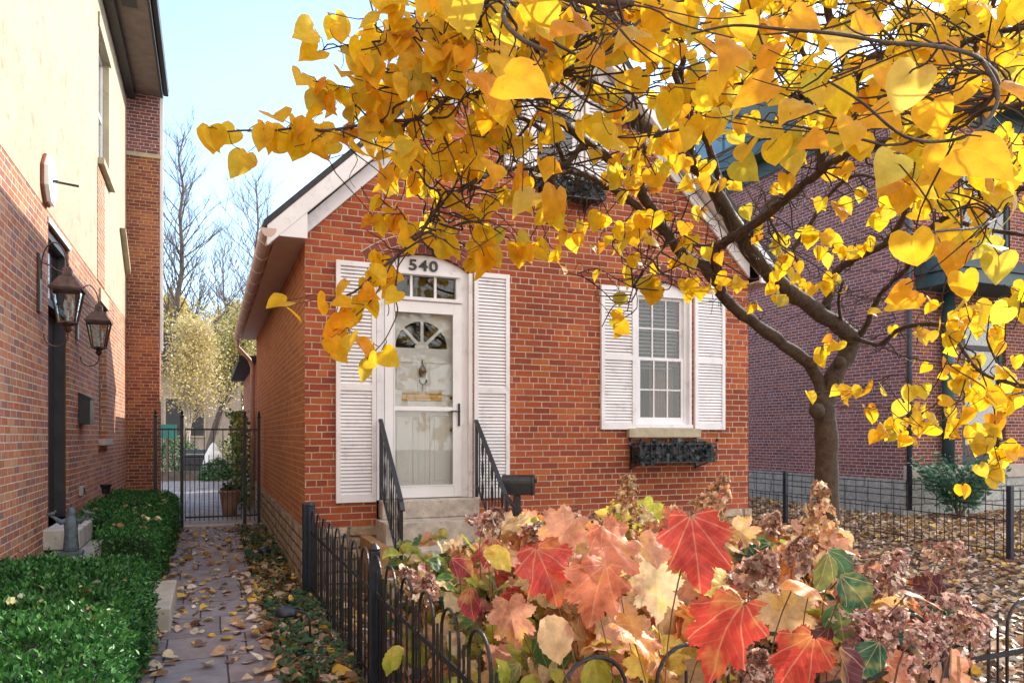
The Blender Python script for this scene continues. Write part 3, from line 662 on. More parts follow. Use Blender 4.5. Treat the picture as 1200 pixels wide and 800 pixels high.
# ---- porch lamp on cottage above the door
def lantern_mesh(par, c, s=1.0, metal=None):
    """hexagonal-ish four sided lantern hanging, centre of body top at c"""
    metal = metal or M['copper']; x, y, z = c; r45 = math.pi/4
    mb = MB(); mb.lathe([(.235*s, 0), (.24*s, .02*s), (.20*s, .05*s), (.11*s, .15*s), (.07*s, .17*s), (.065*s, .24*s), (.04*s, .27*s), (.012*s, .28*s), (.02*s, .30*s), (.006*s, .33*s)], (x, y, z), 4, rot=r45); mb.build('cap', metal, par)
    mb = MB(); a, b = .20*s, .115*s
    for i in range(4):
        q0, q1 = r45+i*math.pi/2, r45+(i+1)*math.pi/2
        A = Vector((x+a*math.cos(q0), y+a*math.sin(q0), z)); B = Vector((x+b*math.cos(q0), y+b*math.sin(q0), z-.36*s)); A2 = Vector((x+a*math.cos(q1), y+a*math.sin(q1), z)); B2 = Vector((x+b*math.cos(q1), y+b*math.sin(q1), z-.36*s))
        mb.bar(A, B, .016*s); mb.bar(A, A2, .018*s); mb.bar(B, B2, .022*s)
    mb.lathe([(.02*s, -.47*s), (.05*s, -.43*s), (.03*s, -.40*s), (.10*s, -.37*s), (.115*s, -.36*s)], (x, y, z), 8)
    mb.build('cage', metal, par)
    mb = MB()
    for i in range(4):
        q0, q1 = r45+i*math.pi/2, r45+(i+1)*math.pi/2; k = .97
        mb.add([(x+a*k*math.cos(q0), y+a*k*math.sin(q0), z), (x+a*k*math.cos(q1), y+a*k*math.sin(q1), z), (x+b*k*math.cos(q1), y+b*k*math.sin(q1), z-.36*s), (x+b*k*math.cos(q0), y+b*k*math.sin(q0), z-.36*s)], [(0, 1, 2, 3)])
    mb.build('lantern_glass', M['lglass'], par)
    mb = MB(); mb.tube([(x, y, z-.36*s), (x, y, z-.22*s)], .012*s, 6)
    for q in (0, 2.1, 4.2):
        cx, cy = x+.045*s*math.cos(q), y+.045*s*math.sin(q); mb.tube([(x, y, z-.3*s), (cx, cy, z-.27*s), (cx, cy, z-.20*s)], .008*s, 5); mb.lathe([(.012*s, 0), (.018*s, .03*s), (.012*s, .07*s), (.003*s, .10*s)], (cx, cy, z-.2*s), 6)
    mb.build('candle_bulbs', M['plaqw'], par)
lp = thing('porch_lamp', (2.12, YF, 3.6), 'small black wall lantern above the door arch among yellow leaves', 'wall lantern')
lantern_mesh(lp, (2.12, YF-.2, 3.62), .62, M['iron'])
mb = MB(); mb.box(2.07, 2.17, YF-.02, YF-.002, 3.48, 3.74); mb.tube([(2.12, YF-.02, 3.66), (2.12, YF-.1, 3.84), (2.12, YF-.2, 3.82)], .01, 6); mb.build('bracket', M['iron'], lp)

# ---- stone steps
st = thing('entrance_steps', (2.05, 6.9, 0), 'worn grey concrete steps climbing to the white front door', 'steps')
mb = MB(); mb.box(1.60, 2.63, YF-.16, YF+.045, .66, .842); mb.build('step', M['step'], st, bevel=.012)
mb = MB(); mb.box(1.56, 2.68, YF-.50, YF-.036, .44, .655); mb.box(1.60, 2.63, YF-.15, YF-.036, .655, .66); mb.build('step', M['step'], st, bevel=.012)
mb = MB(); mb.box(1.52, 2.73, YF-.86, YF-.036, .22, .435); mb.build('step', M['step'], st, bevel=.012)
mb = MB(); mb.box(1.45, 2.80, YF-1.25, YF-.036, -.01, .215); mb.build('step', M['step'], st, bevel=.012)
pr = MB()
for s0 in (1.555,): pr.box(1.40, 1.50, YF-.9, YF-.05, 0, .5)
pr.build('side_board', M['wood'], st)

# ---- hand rails
def rail(x, label, ext):
    t = thing('handrail', (x, 6.9, 0), label, 'handrail', 'black iron handrails beside the entrance steps')
    A, B = Vector((x, YF-.09, 1.64)), Vector((x, 6.58, .93)); mb = MB()
    path = [Vector((x, YF-.07, 1.66)), A, B, Vector((x, 6.50, .83))] if not ext else [Vector((x, YF-.07, 1.66)), A, B, Vector((x, 6.42, .86)), Vector((x+.02, 6.25, .80)), Vector((x+.04, 6.1, .70)), Vector((x+.04, 6.06, .62))]
    for a, b in zip(path[:-1], path[1:]): mb.bar(a, b, .04, .022)
    mb.build('top_rail', M['iron'], t)
    mb = MB(); C, D = Vector((x, YF-.09, .98)), Vector((x, 6.58, .30)); mb.bar(C, D, .022, .016); mb.build('bottom_rail', M['iron'], t)
    mb = MB(); mb.bar((x, YF-.09, .85), (x, YF-.09, 1.64), .028); mb.build('newel_post', M['iron'], t); mb = MB(); mb.bar((x, 6.56, .2), (x, 6.56, .93), .03); mb.build('newel_post', M['iron'], t); mb = MB()
    if ext: mb.bar((x+.04, 6.06, 0), (x+.04, 6.06, .62), .022); mb.build('newel_post', M['iron'], t)
    mb = MB()
    for i in range(1, 9):
        k = i/9; p, q = A.lerp(B, k), C.lerp(D, k)
        if i % 3 == 2 or i == 5:
            for s in (-1, 1):
                pts = [q.lerp(p, j/14)+Vector((0, s*.028*math.sin(j/14*math.pi*3), 0)) for j in range(15)]; mb.tube(pts, .006, 5)
        mb.bar(q, p, .012)
    if ext:
        for yy in (6.45, 6.35, 6.25, 6.15): mb.bar((x+.02, yy, .1), (x+.02, yy, .82), .012)
    mb.build('balusters', M['iron'], t)
rail(1.60, 'black iron handrail left of the steps with leafy scroll balusters', False)
rail(2.62, 'black iron handrail right of the steps running down to the mailbox', True)

# ---- mailbox on post
mbx = thing('mailbox', (2.9, 6.98, 0), 'black rounded mailbox on a post right of the steps', 'mailbox')
mb = MB(); pr = [(-.085, 0), (.085, 0)]+[(.085*math.cos(math.pi*i/10), .115+.085*math.sin(math.pi*i/10)) for i in range(11)]
mc = Vector((2.77, 7.05, .90)); ax = Vector((.88, -.47, 0)).normalized(); sdv = Vector((.47, .88, 0)).normalized()
mb.prism(pr, 0, .30, lambda u, v, w: tuple(mc+ax*w+sdv*u+Vector((0, 0, v)))); mb.build('box', M['iron'], mbx, bevel=.004)
mb = MB(); pr2 = [(u*1.06, v*1.03-.002) for u, v in pr]; mb.prism(pr2, .301, .33, lambda u, v, w: tuple(mc+ax*w+sdv*u+Vector((0, 0, v)))); mb.prism([(-.02, .12), (.02, .12), (.02, .16), (-.02, .16)], .33, .355, lambda u, v, w: tuple(mc+ax*w+sdv*u+Vector((0, 0, v)))); mb.build('door', M['iron'], mbx, bevel=.004)
mb = MB(); pc = mc+ax*.15; mb.bar((pc.x, pc.y, 0), (pc.x, pc.y, .898), .06); mb.build('post', M['iron'], mbx)

# ================================================================== LEFT TOWNHOUSE
th = thing('brick_townhouse', (XL, 10, 0), 'tall brick townhouse with cream stucco upper storey along the passage', 'house')
SZ = 3.78; YE = 16.5; XP = -.92; TZ = 8.32
dh = [(8.80, .56), (10.0, .56), (10.0, 3.66), (8.80, 3.66)]
w1 = [(12.62, 1.45), (13.45, 1.45), (13.45, 3.50), (12.62, 3.50)]; w2 = [(12.5, 5.6), (13.75, 5.6), (13.75, 7.55), (12.5, 7.55)]
FL = lambda u, v: (XL, u, v)
mb = MB(); v, f = holed([(-1, .2), (YE, .2), (YE, SZ), (-1, SZ)], [dh, w1], FL); mb.add(v, f)
for h in (dh, w1): reveal(mb, h, lambda u, v, w: (w, u, v), XL, XL-.22)
mb.box(XL+.001, XL+.012, 12.35, 13.15, SZ+.002, 5.45)      # bare brick strip in the stucco
mb.build('wall', M['brick_l'], th)
mb = MB(); v, f = holed([(-1, SZ), (YE, SZ), (YE, TZ+.3), (-1, TZ+.3)], [w2], lambda u, v: (XL+.004, u, v)); mb.add(v, f); reveal(mb, w2, lambda u, v, w: (w, u, v), XL+.004, XL-.2)
mb.add([(XL+.004, -1, SZ), (XL+.004, YE, SZ), (XL-.05, YE, SZ), (XL-.05, -1, SZ)], [(0, 1, 2, 3)])
mb.build('stucco', M['stucco'], th)
mb = MB(); mb.box(XL-.1, XL+.07, -1, YE, -.02, .2); mb.build('foundation', M['stone_w'], th, bevel=.02)
# projecting wing at the back with chimney brick
mb = MB(); mb.box(XL-.3, XP, YE, YE+.45, 0, 7.05); mb.build('wing_wall', M['brick_c'], th)
mb = MB(); mb.box(XL-.3, XP-.001, YE+.02, YE+.45, 7.12, TZ); mb.build('wing_frieze', M['brick_r'], th)
mb = MB(); mb.box(XL-.3, XP+.02, YE-.02, YE+.45, 7.05, 7.12); mb.build('string_course', M['sill'], th)
mb = MB(); mb.box(XP+.005, XP+.06, YE+.02, YE+.08, 3.2, TZ-.02); mb.build('downspout', M['white'], th)
# eave: soffit + fascia + gutter
mb = MB(); mb.box(XL+.02, -.90, -1, YE+.15, TZ, TZ+.03); mb.build('soffit', M['soffitb'], th)
mb = MB(); mb.box(XL+.02, XL+.16, -1, YE-.01, TZ-.14, TZ-.001); mb.box(-.90, -.86, -1, YE+.19, TZ-.03, TZ+.22); mb.box(XL-.4, -.86, YE+.15, YE+.19, TZ-.05, TZ+.2); mb.build('fascia', M['darktrim'], th)
mb = MB(); mb.box(-.855, -.76, -1, YE+.15, TZ+.06, TZ+.22); mb.build('gutter', M['darktrim'], th, bevel=.02)
mb = MB(); mb.box(-1.28, -1.06, 12.9, 13.25, TZ-.008, TZ-.001); mb.build('soffit_vent', M['darktrim'], th)
mb = MB(); mb.prism([(-.76, TZ+.24), (-4, TZ+1.5), (-4, TZ+1.4), (-.76, TZ+.222)], -1, YE+.3, lambda u, v, w: (u, w, v)); mb.build('roof', M['shingle'], th)
# house door
mb = MB(); mb.box(XL-.17, XL-.14, 8.86, 9.94, .6, 2.85); dd = mb.build('front_door', M['darktrim'], th)
mb = MB(); mb.lathe([(.01, -.03), (.032, -.02), (.036, 0), (.032, .02), (.01, .03)], (XL-.10, 9.02, 1.62), 10); mb.tube([(XL-.14, 9.02, 1.62), (XL-.1, 9.02, 1.62)], .01, 6); mb.build('door_knob', M['brass'], dd, smooth=True)
mb = MB(); mb.box(XL-.2, XL-.03, 8.801, 8.86, .56, 3.66); mb.box(XL-.2, XL-.03, 9.94, 9.999, .56, 3.66); mb.box(XL-.2, XL-.03, 8.86, 9.94, 3.56, 3.659); mb.box(XL-.2, XL-.03, 8.86, 9.94, 2.86, 2.93); df = mb.build('door_frame', M['darktrim'], th)
mb = MB(); mb.box(XL-.1, XL-.096, 8.86, 9.94, 2.93, 3.56); mb.build('transom_pane', M['glass'], df)
mb = MB(); mb.box(XL-.3, XL-.21, 8.7, 10.1, .5, 3.7); mb.build('door_backing', M['dark'], df)
mb = MB(); mb.box(XL+.002, XL+.02, 8.76, 10.04, 3.66, 3.72); mb.build('door_lintel', M['white'], th)
mb = MB(); mb.box(XL-.2, XL+.32, 8.55, 10.05, .36, .56); mb.build('door_step', M['stone_w'], th, bevel=.012)
def side_window(h, nm, shut=False):
    (a, z0), (b, _), (_, z1), _ = h
    mb = MB(); X = XL-.09
    mb.box(X-.06, X, a+.001, a+.06, z0, z1); mb.box(X-.06, X, b-.06, b-.001, z0, z1); mb.box(X-.06, X, a+.06, b-.06, z0, z0+.06); mb.box(X-.06, X, a+.06, b-.06, z1-.06, z1-.001); m_ = (z0+z1)/2; mb.box(X-.06, X-.005, a+.06, b-.06, m_-.03, m_+.03); mb.box(X-.05, X-.01, (a+b)/2-.015, (a+b)/2+.015, z0+.06, z1-.06)
    w = mb.build('window', M['teal'] if not shut else M['white'], th)
    mb = MB(); mb.box(X-.03, X-.026, a+.06, b-.06, z0+.06, z1-.06); mb.build('pane', M['glass'], w)
    mb = MB(); mb.box(X-.5, X-.49, a-.2, b+.2, z0-.2, z1+.2); mb.build('window_backing', M['dark'] if not shut else M['blind'], w)
    mb = MB(); mb.box(XL-.08, XL+.09, a-.08, b+.08, z0-.10, z0-.002); mb.build('sill', M['sill'] if shut else M['step'], w, bevel=.006)
    mb = MB(); mb.box(XL+.006, XL+.03, a-.06, b+.1, z1+.002, z1+.20); mb.build('lintel', M['sill'], w)
side_window(w1, 'a'); side_window(w2, 'b', True)
mb = MB(); mb.box(XL+.004, XL+.14, 14.9, 16.0, 4.5, 5.2)
mb = MB(); mb.prism([(15.3, 5.3), (15.42, 5.3), (16.3, 4.75), (16.3, 4.65)], XL+.006, XL+.10, lambda u, v, w: (w, u, v)); mb.build('sloped_ledge', M['sill'], th)

# wall lanterns of the townhouse
wl = thing('wall_lantern', (0, 0, 0), 'larger looking weathered copper lantern left of the dark side door', 'wall lantern', 'weathered lanterns flanking the side door')
lantern_mesh(wl, (.25, 0, 0), .86)
mb = MB(); mb.box(.002, .028, -.05, .05, -.22, .34); mb.build('back_plate', M['bronze'], wl, bevel=.004)
mb = MB(); arc = [(.03+.11*(1-math.cos(t)), 0, .2+.26*math.sin(t)) for t in np.linspace(0, math.pi, 14)]; mb.tube([(.03, 0, .1)]+arc+[(.25, 0, .26)], .007, 6)
mb.tube([(.02, 0, .26), (.10, 0, .24), (.15, 0, .2), (.22, 0, .17)], .006, 5)
arc = [(.15+.10*math.cos(t), 0, -.44+.10*math.sin(t)) for t in np.linspace(.3, -math.pi*1.05, 16)]; mb.tube([(.25, 0, -.40)]+arc, .007, 6)
mb.build('scroll_bracket', M['copper'], wl)
wl.location = (XL, 8.3, 2.90)
copy_tree(wl, (XL, 10.5, 2.90), 0, 'farther weathered copper lantern between the dark side door and the window')
# townhouse letter box
tm = thing('wall_mailbox', (XL, 11.0, 1.7), 'black letter box fixed to the brick wall past the lanterns', 'mailbox')
mb = MB(); mb.prism([(0.002, 0), (.13, 0), (.13, .33), (.002, .40)], 10.68, 11.02, lambda u, v, w: (XL+u, w, 1.64+v)); mb.build('box', M['iron'], tm, bevel=.006)
mb = MB(); mb.prism([(0.002, .402), (.145, .325), (.145, .31), (.002, .385)], 10.66, 11.04, lambda u, v, w: (XL+u, w, 1.645+v)); mb.build('lid', M['darktrim'], tm)
ou = thing('outdoor_socket', (XL, 10.6, .78), 'small grey electrical socket box on the brick near the hedge', 'socket')
mb = MB(); mb.box(XL+.002, XL+.05, 10.72, 10.84, .74, .86); mb.build('box', M['blind'], ou, bevel=.004)
mb = MB(); mb.box(XL+.051, XL+.058, 10.74, 10.82, .76, .84); mb.build('cover', M['darktrim'], ou)
# plaque
pq = thing('wall_plaque', (XL, 8.6, 4.05), 'octagonal white plaque with rusty rim and iron rod on the stucco wall', 'plaque')
mb = MB(); c0 = Vector((XL, 8.62, 4.04)); tilt = .0
def disc(r, a, b): mb.prism([(r*math.cos(math.pi/8+math.pi*i/4), r*1.05*math.sin(math.pi/8+math.pi*i/4)) for i in range(8)], a, b, lambda u, v, w: (c0.x+w, c0.y+u, c0.z+v))
disc(.25, .012, .034); mb.build('rim', M['rust'], pq)
mb = MB(); disc(.235, .035, .075); mb.build('face', M['plaqw'], pq)
mb = MB(); mb.tube([(XL+.09, 8.62, 4.04), (XL+.30, 8.62, 4.02)], .012, 6); mb.lathe([(.0, 0), (.03, .004), (.03, .02), (0, .03)], (XL+.1, 8.62, 4.03), 8); mb.build('rod', M['iron'], pq)
# landing slabs
sb = MB(); sb.box(XL+.072, -.97, 7.95, 9.33, -.01, .35); o = sb.build('landing_slab', M['slab'], bevel=.012); tag(o, 'upper concrete slab under the robed statue by the side door', 'slab')
sb = MB(); sb.box(-.92, -.27, 6.20, 7.42, .0, .19); o = sb.build('step_slab', M['slab'], bevel=.012); tag(o, 'lower concrete slab between the two hedges beside the path', 'slab')

# statue of robed figure with open arms, birds on the hands
stt = thing('garden_statue', (-1.28, 8.25, .35), 'small blue-grey robed figure with open arms holding birds on the slab', 'statue')
sx, sy_, sz = -1.22, 8.22, .35
mb = MB(); mb.box(sx-.13, sx+.13, sy_-.10, sy_+.10, sz, sz+.045); mb.build('plinth', M['statue'], stt, bevel=.006)
mb = MB(); prof = [(.085, .045), (.088, .06), (.078, .16), (.070, .26), (.072, .34), (.078, .40), (.062, .44), (.034, .465), (.028, .475), (.042, .495), (.048, .525), (.040, .56), (.018, .575)]
n_ = 20; vs_, fs_ = [], []
for i, (r, z) in enumerate(prof):
    for j in range(n_):
        a = 2*math.pi*j/n_; rr = r*(1+(.07*math.sin(a*7+i*.3) if z < .42 else 0)); vs_.append((sx+rr*math.cos(a), sy_+rr*.72*math.sin(a), sz+z))
k = len(prof); fs_ = [(i*n_+j, i*n_+(j+1) % n_, (i+1)*n_+(j+1) % n_, (i+1)*n_+j) for i in range(k-1) for j in range(n_)]+[tuple(range(n_-1, -1, -1)), tuple(range((k-1)*n_, k*n_))]
mb.add(vs_, fs_)
for s in (-1, 1):
    mb.tube([(sx+s*.055, sy_, sz+.41), (sx+s*.10, sy_-.02, sz+.40), (sx+s*.145, sy_-.06, sz+.445), (sx+s*.175, sy_-.08, sz+.475)], [.032, .034, .022, .014], 8)
    mb.tube([(sx+s*.165, sy_-.08, sz+.47), (sx+s*.20, sy_-.09, sz+.48)], [.014, .008], 6)
mb.build('figure', M['statue'], stt, smooth=True)
for s in (-1, 1):
    mb = MB(); bx, by, bz = sx+s*.19, sy_-.085, sz+.505
    mb.tube([(bx-s*.045, by, bz+.012), (bx-s*.02, by, bz+.01), (bx+s*.01, by, bz), (bx+s*.045, by, bz-.002), (bx+s*.075, by, bz+.002)], [.008, .02, .022, .010, .004], 8); mb.lathe([(.004, -.015), (.014, -.006), (.014, .008), (.004, .016)], (bx-s*.04, by, bz+.03), 8); mb.build('bird', M['statue'], stt, smooth=True)
stt.scale = (.80, .80, .80)
# little spotlight by the foundation
sp = thing('spotlight', (XL+.25, 10.4, .62), 'small black garden spotlight beside the far hedge', 'garden light')
mb = MB(); mb.tube([(-1.32, 11.6, .1), (-1.32, 11.6, .72)], .012, 6); mb.build('stake', M['iron'], sp)
mb = MB(); mb.lathe([(.05, 0), (.055, .07), (.075, .11), (.075, .13)], (-1.32, 11.6, .70), 10); mb.build('head', M['iron'], sp)

# ================================================================== HEDGES
def hedge(name, boxes, n, label, size):
    t = thing(name, (boxes[0][0], boxes[0][2], 0), label, 'hedge', 'clipped boxwood hedges along the path')
    mb = MB()
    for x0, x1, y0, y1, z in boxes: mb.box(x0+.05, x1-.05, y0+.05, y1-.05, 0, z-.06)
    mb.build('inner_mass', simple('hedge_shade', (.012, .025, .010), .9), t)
    B = []
    tot = sum((b[1]-b[0])*(b[3]-b[2]) + (b[3]-b[2])*b[4]+(b[1]-b[0])*b[4] for b in boxes)
    for x0, x1, y0, y1, z in boxes:
        for face in ('top', 'right', 'front', 'back'):
            A = {'top': (x1-x0)*(y1-y0), 'right': (y1-y0)*z, 'front': (x1-x0)*z, 'back': .3*(x1-x0)*z}[face]; m = int(n*A/tot)
            a, b, dpt = rng.uniform(0, 1, m), rng.uniform(0, 1, m), rng.normal(0, .022, m)-.01
            if face == 'top': p = np.stack([x0+a*(x1-x0), y0+b*(y1-y0), z+dpt], 1); nn = np.array([0, 0, 1.])
            elif face == 'right': p = np.stack([x1+dpt, y0+a*(y1-y0), b*z], 1); nn = np.array([1., 0, 0])
            elif face == 'front': p = np.stack([x0+a*(x1-x0), y0-dpt, b*z], 1); nn = np.array([0, -1., 0])
            else: p = np.stack([x0+a*(x1-x0), y1+dpt, b*z], 1); nn = np.array([0, 1., 0])
            und = .035*(np.sin(p[:, 0]*5.1+1)+np.sin(p[:, 1]*3.7)+np.sin(p[:, 0]*13+p[:, 1]*11))*.6+.02*np.sin(p[:, 1]*23+p[:, 2]*17)
            p = p+nn*und[:, None]
            # round the shoulders
            ex = np.clip((p[:, 0]-(x1-.1))/.1, 0, 1); p[:, 2] -= ex**2*.05; ez = np.clip((p[:, 2]-(z-.1))/.1, 0, 1); p[:, 0] -= np.where(p[:, 0] > x1-.1, ez**2*.04, 0)
            tip = unit(m)*.9+nn*.8+[0, 0, .3]; nr = unit(m)+nn*.5+[0, 0, .4]
            B.append((T_D, p, tip, nr, rng.uniform(size*.7, size*1.3, m), pick([(.045, .17, .04), (.03, .12, .03), (.07, .23, .045), (.11, .30, .07), (.02, .08, .025)], m, [4, 4, 3, 1.2, 2])))
    leaves('foliage', B, M['box'], t)
hedge('boxwood_hedge', [(-1.42, -.40, 1.2, 6.12, .60)], 52000, 'near clipped green boxwood hedge with fallen leaves on top', .034)
hedge('boxwood_hedge', [(-.95, -.46, 7.55, 9.4, .60), (-1.38, -.46, 9.4, 12.7, .60)], 26000, 'farther clipped green boxwood hedge beyond the concrete slabs', .036)

# ================================================================== HOOP FENCE
def hoop_fence(name, A, B, label, posts, skip=0, ph=.74):
    A, B = Vector(A), Vector(B); Ln = (B-A).length; d = (B-A).normalized()
    t = thing(name, (A.x, A.y, 0), label, 'fence', 'low black hoop-top fence round the front garden')
    mb = MB()
    for z in (.60, .10): mb.bar(A+Vector((0, 0, z)), B+Vector((0, 0, z)), .010, .024)
    mb.build('rails', M['iron'], t)
    mb = MB(); k = int(Ln/.345)
    for i in range(k):
        s = .06+i*.345; r = .115; p = A+d*s
        pts = [p+Vector((0, 0, .02)), p+Vector((0, 0, .70))]+[p+d*(r-r*math.cos(a))+Vector((0, 0, .70+r*math.sin(a))) for a in np.linspace(.3, math.pi-.3, 9)]+[p+d*2*r+Vector((0, 0, .70)), p+d*2*r+Vector((0, 0, .02))]
        mb.tube(pts, .0070, 6)
        for q, zt in ((r, .73), (2*r+.057, .72)): mb.tube([p+d*q+Vector((0, 0, .02)), p+d*q+Vector((0, 0, zt))], .0054, 6)
    mb.build('hoop_panel', M['iron'], t)
    for s in posts:
        p = A+d*s; mb = MB(); mb.box(p.x-.027, p.x+.027, p.y-.027, p.y+.027, 0, ph); mb.lathe([(.030, 0), (.033, .012), (.02, .03), (.004, .045)], (p.x, p.y, ph), 10); mb.build('post', M['ironblue'], t, bevel=.003)
hoop_fence('hoop_fence', (.88, 7.12, 0), (.88, 2.02, 0), 'black hoop-top fence along the path beside the garden', [0, 2.88], ph=.84)
hoop_fence('hoop_fence', (.93, 2.03, 0), (6.0, 2.13, 0), 'black hoop-top fence across the front of the garden by the street', [1.74, 4.5], ph=.70)
# thick end newel at the cottage corner with ring hoop
mb = MB(); mb.box(.82, .93, 7.20, 7.31, 0, .86); o = mb.build('fence_post', M['ironblue'], bevel=.006); tag(o, 'thick dark iron post at the cottage corner where the fence ends', 'post')

# ================================================================== WIRE FENCE on the right
wf = thing('wire_fence', (8.9, 5.9, 0), 'thin black wire grid fence between the garden and the neighbouring yard', 'fence')
mb = MB(); ya, yb = 5.93, 13.5
def WX(y): return 8.81+(y-5.93)*.05
for z in (.84, .66, .48, .12): mb.bar((WX(ya), ya, z), (WX(yb), yb, z), .007, .012)
mb.build('rails', M['iron'], wf)
mb = MB(); y = ya+.08; i = 0
while y < yb: mb.bar((WX(y), y, .02), (WX(y), y, .86 if i % 2 == 0 else .52), .007, .007); y += .115; i += 1
mb.build('wires', M['iron'], wf)
for y in (5.93, 9.85, 13.4):
    mb = MB(); mb.box(WX(y)-.03, WX(y)+.03, y-.03, y+.03, 0, .90); mb.build('post', M['ironblue'], wf, bevel=.004)
wf2 = thing('wire_fence', (8.81, 5.93, 0), 'thin black wire fence turning right from the corner post', 'fence')
mb = MB()
for z in (.84, .66, .12): mb.bar((8.84, 5.93, z), (12.5, 5.0, z), .007, .012)
mb.build('rails', M['iron'], wf2)
mb = MB()
for i in range(30): x = 8.95+i*.12; mb.bar((x, 5.93-(x-8.84)*.254, .02), (x, 5.93-(x-8.84)*.254, .86 if i % 2 == 0 else .52), .007)
mb.build('wires', M['iron'], wf2)

# ================================================================== PASSAGE GATE
GY = 13.25
gt = thing('iron_gate', (.05, GY, 0), 'tall black picket gate closing the brick passage', 'gate')
mb = MB()
for z in (1.62, .93 if False else 1.60, .18): pass
for z in (1.60, .20, .90 if False else .20): pass
for z in (1.60, .16): mb.bar((-.36, GY, z), (.50, GY, z), .02, .03)
for i in range(13):
    x = -.36+.86*i/12; tall = i % 2 == 0; mb.bar((x, GY, .10), (x, GY, 1.60 if tall else 1.18), .013)
mb.bar((-.36, GY, 1.02), (.50, GY, 1.02), .012, .02)
mb.build('gate_leaf', M['iron'], gt)
def gpost(x, w=.05, h=1.80):
    mb = MB(); mb.box(x-w/2, x+w/2, GY-w/2, GY+w/2, 0, h); mb.lathe([(w*.6, 0), (w*.7, .02), (w*.3, .04), (w*.5, .07), (w*.3, .1), (.004, .12)], (x, GY, h), 8); mb.build('post', M['iron'], gt)
for x in (-.80, -.41, .555, .78): gpost(x)
for xa, xb, xs in ((-.80, -.44, (-.70, -.61, -.52)), (.57, .78, (.64, .71))):
    mb = MB()
    for z in (1.60, .16): mb.bar((xa, GY, z), (xb, GY, z), .018, .026)
    for x in xs: mb.bar((x, GY, .06), (x, GY, 1.62), .012)
    mb.build('side_panel', M['iron'], gt)
mb = MB(); mb.box(.50, .56, GY-.03, GY+.03, .95, 1.07); mb.build('latch', M['iron'], gt)

# ================================================================== RIGHT NEIGHBOUR HOUSE
XN, YN = 12.05, 10.1
nb = thing('dark_brick_house', (XN, YN, 0), 'large purple-brown brick house with teal trim behind the redbud tree', 'house')
dR = [(13.62, .92), (14.88, .92), (14.88, 4.0), (13.62, 4.0)]
mb = MB(); mb.add([(XN, YN, .66), (XN, 26, .66), (XN, 26, 7.9), (XN, YN, 7.9)], [(0, 1, 2, 3)]); mb.build('side_wall', M['brick_r'], nb); mb = MB()
mb.add([(22, YN, 0), (22, 26, 0), (22, 26, 7.9), (22, YN, 7.9), (XN, 26, 0), (XN, 26, 7.9)], [(0, 1, 2, 3), (1, 4, 5, 2)])
v, f = holed([(XN, .9), (22, .9), (22, 7.9), (XN, 7.9)], [dR, [(15.8, 1.6), (16.8, 1.6), (16.8, 3.6), (15.8, 3.6)], [(13.6, 5.2), (15.0, 5.2), (15.0, 7.2), (13.6, 7.2)]], lambda u, v: (u, YN, v)); mb.add(v, f)
reveal(mb, dR, lambda u, v, w: (u, w, v), YN, YN+.2)
mb.build('front_wall', M['brick_f'], nb)
mb = MB(); mb.box(XN-.07, 22, YN-.06, 26, -.02, .665); mb.build('foundation', M['stone_g'], nb)
mb = MB(); mb.box(XN-.02, 22, YN-.10, YN+.001, .667, .93); mb.build('water_table', M['slab'], nb, bevel=.01)
mb = MB(); mb.box(XN-.5, 22.5, YN-.5, 26.4, 7.9, 7.96); mb.box(XN-.04, XN-.001, YN-.04, 26, 7.55, 7.9); mb.box(XN-.5, XN-.46, YN-.5, 26.4, 7.96, 8.16); mb.box(XN-.46, 22.5, YN-.5, YN-.46, 7.96, 8.16); mb.box(XN-.04, 22, YN-.045, YN-.004, 7.55, 7.9); mb.build('cornice', M['teal'], nb)
mb = MB(); mb.add([(XN-.52, YN-.52, 8.17), (XN-.52, 26.5, 8.17), (17, 26.5, 11.4), (17, YN+2, 11.4), (22.5, YN+2, 11.4), (22.5, YN-.52, 8.17)], [(0, 1, 2, 3), (0, 3, 4, 5)]); mb.build('roof', M['shingle'], nb)
mb = MB(); mb.box(XN+.1, XN+2.4, 14.8, 16.7, 8.0, 10.1); do = mb.build('dormer', M['teal'], nb)
mb = MB()
for i in range(3): mb.box(XN+.085, XN+.099, 14.92+i*.6, 15.42+i*.6, 8.75, 9.35); mb.box(XN+.085, XN+.099, 14.92+i*.6, 15.42+i*.6, 9.42, 9.98)
mb.build('dormer_panes', M['bluegl'], do)
mb = MB(); mb.add([(XN-.15, 14.5, 10.1), (XN+2.5, 14.5, 10.1), (XN+2.5, 17.0, 10.1), (XN-.15, 17.0, 10.1), (XN-.1, 15.75, 10.9), (XN+2.6, 15.75, 10.9)], [(0, 1, 5, 4), (3, 4, 5, 2), (0, 4, 3), (1, 2, 5), (0, 3, 2, 1)]); mb.build('dormer_roof', M['shingle'], do)
mb = MB(); mb.tube([(XN+.02, YN-.10, 7.7), (XN+.02, YN-.10, .12)], .05, 10); mb.build('downspout', simple('navy_pipe', (.045, .055, .085), .5), nb, smooth=True)
mb = MB(); mb.tube([(13.02, YN-.16, 4.2), (13.02, YN-.16, .93)], .11, 14); mb.build('porch_column', M['teal'], nb, smooth=True)
mb = MB(); mb.box(12.35, 15.8, YN-.9, YN-.002, 4.25, 4.50); mb.prism([(YN-.95, 4.50), (YN-.004, 4.50), (YN-.004, 5.0)], 12.3, 15.85, lambda u, v, w: (w, u, v)); mb.build('canopy', M['teal'], nb, bevel=.01)
mb = MB()
for a in ((13.63, 13.76, .93, 3.99), (14.74, 14.87, .93, 3.99), (13.76, 14.74, 3.86, 3.99), (13.76, 14.74, .93, 1.08), (13.76, 14.74, 3.18, 3.28)): mb.box(a[0], a[1], YN+.04, YN+.11, a[2], a[3])
gd = mb.build('glass_door', M['darktrim'], nb)
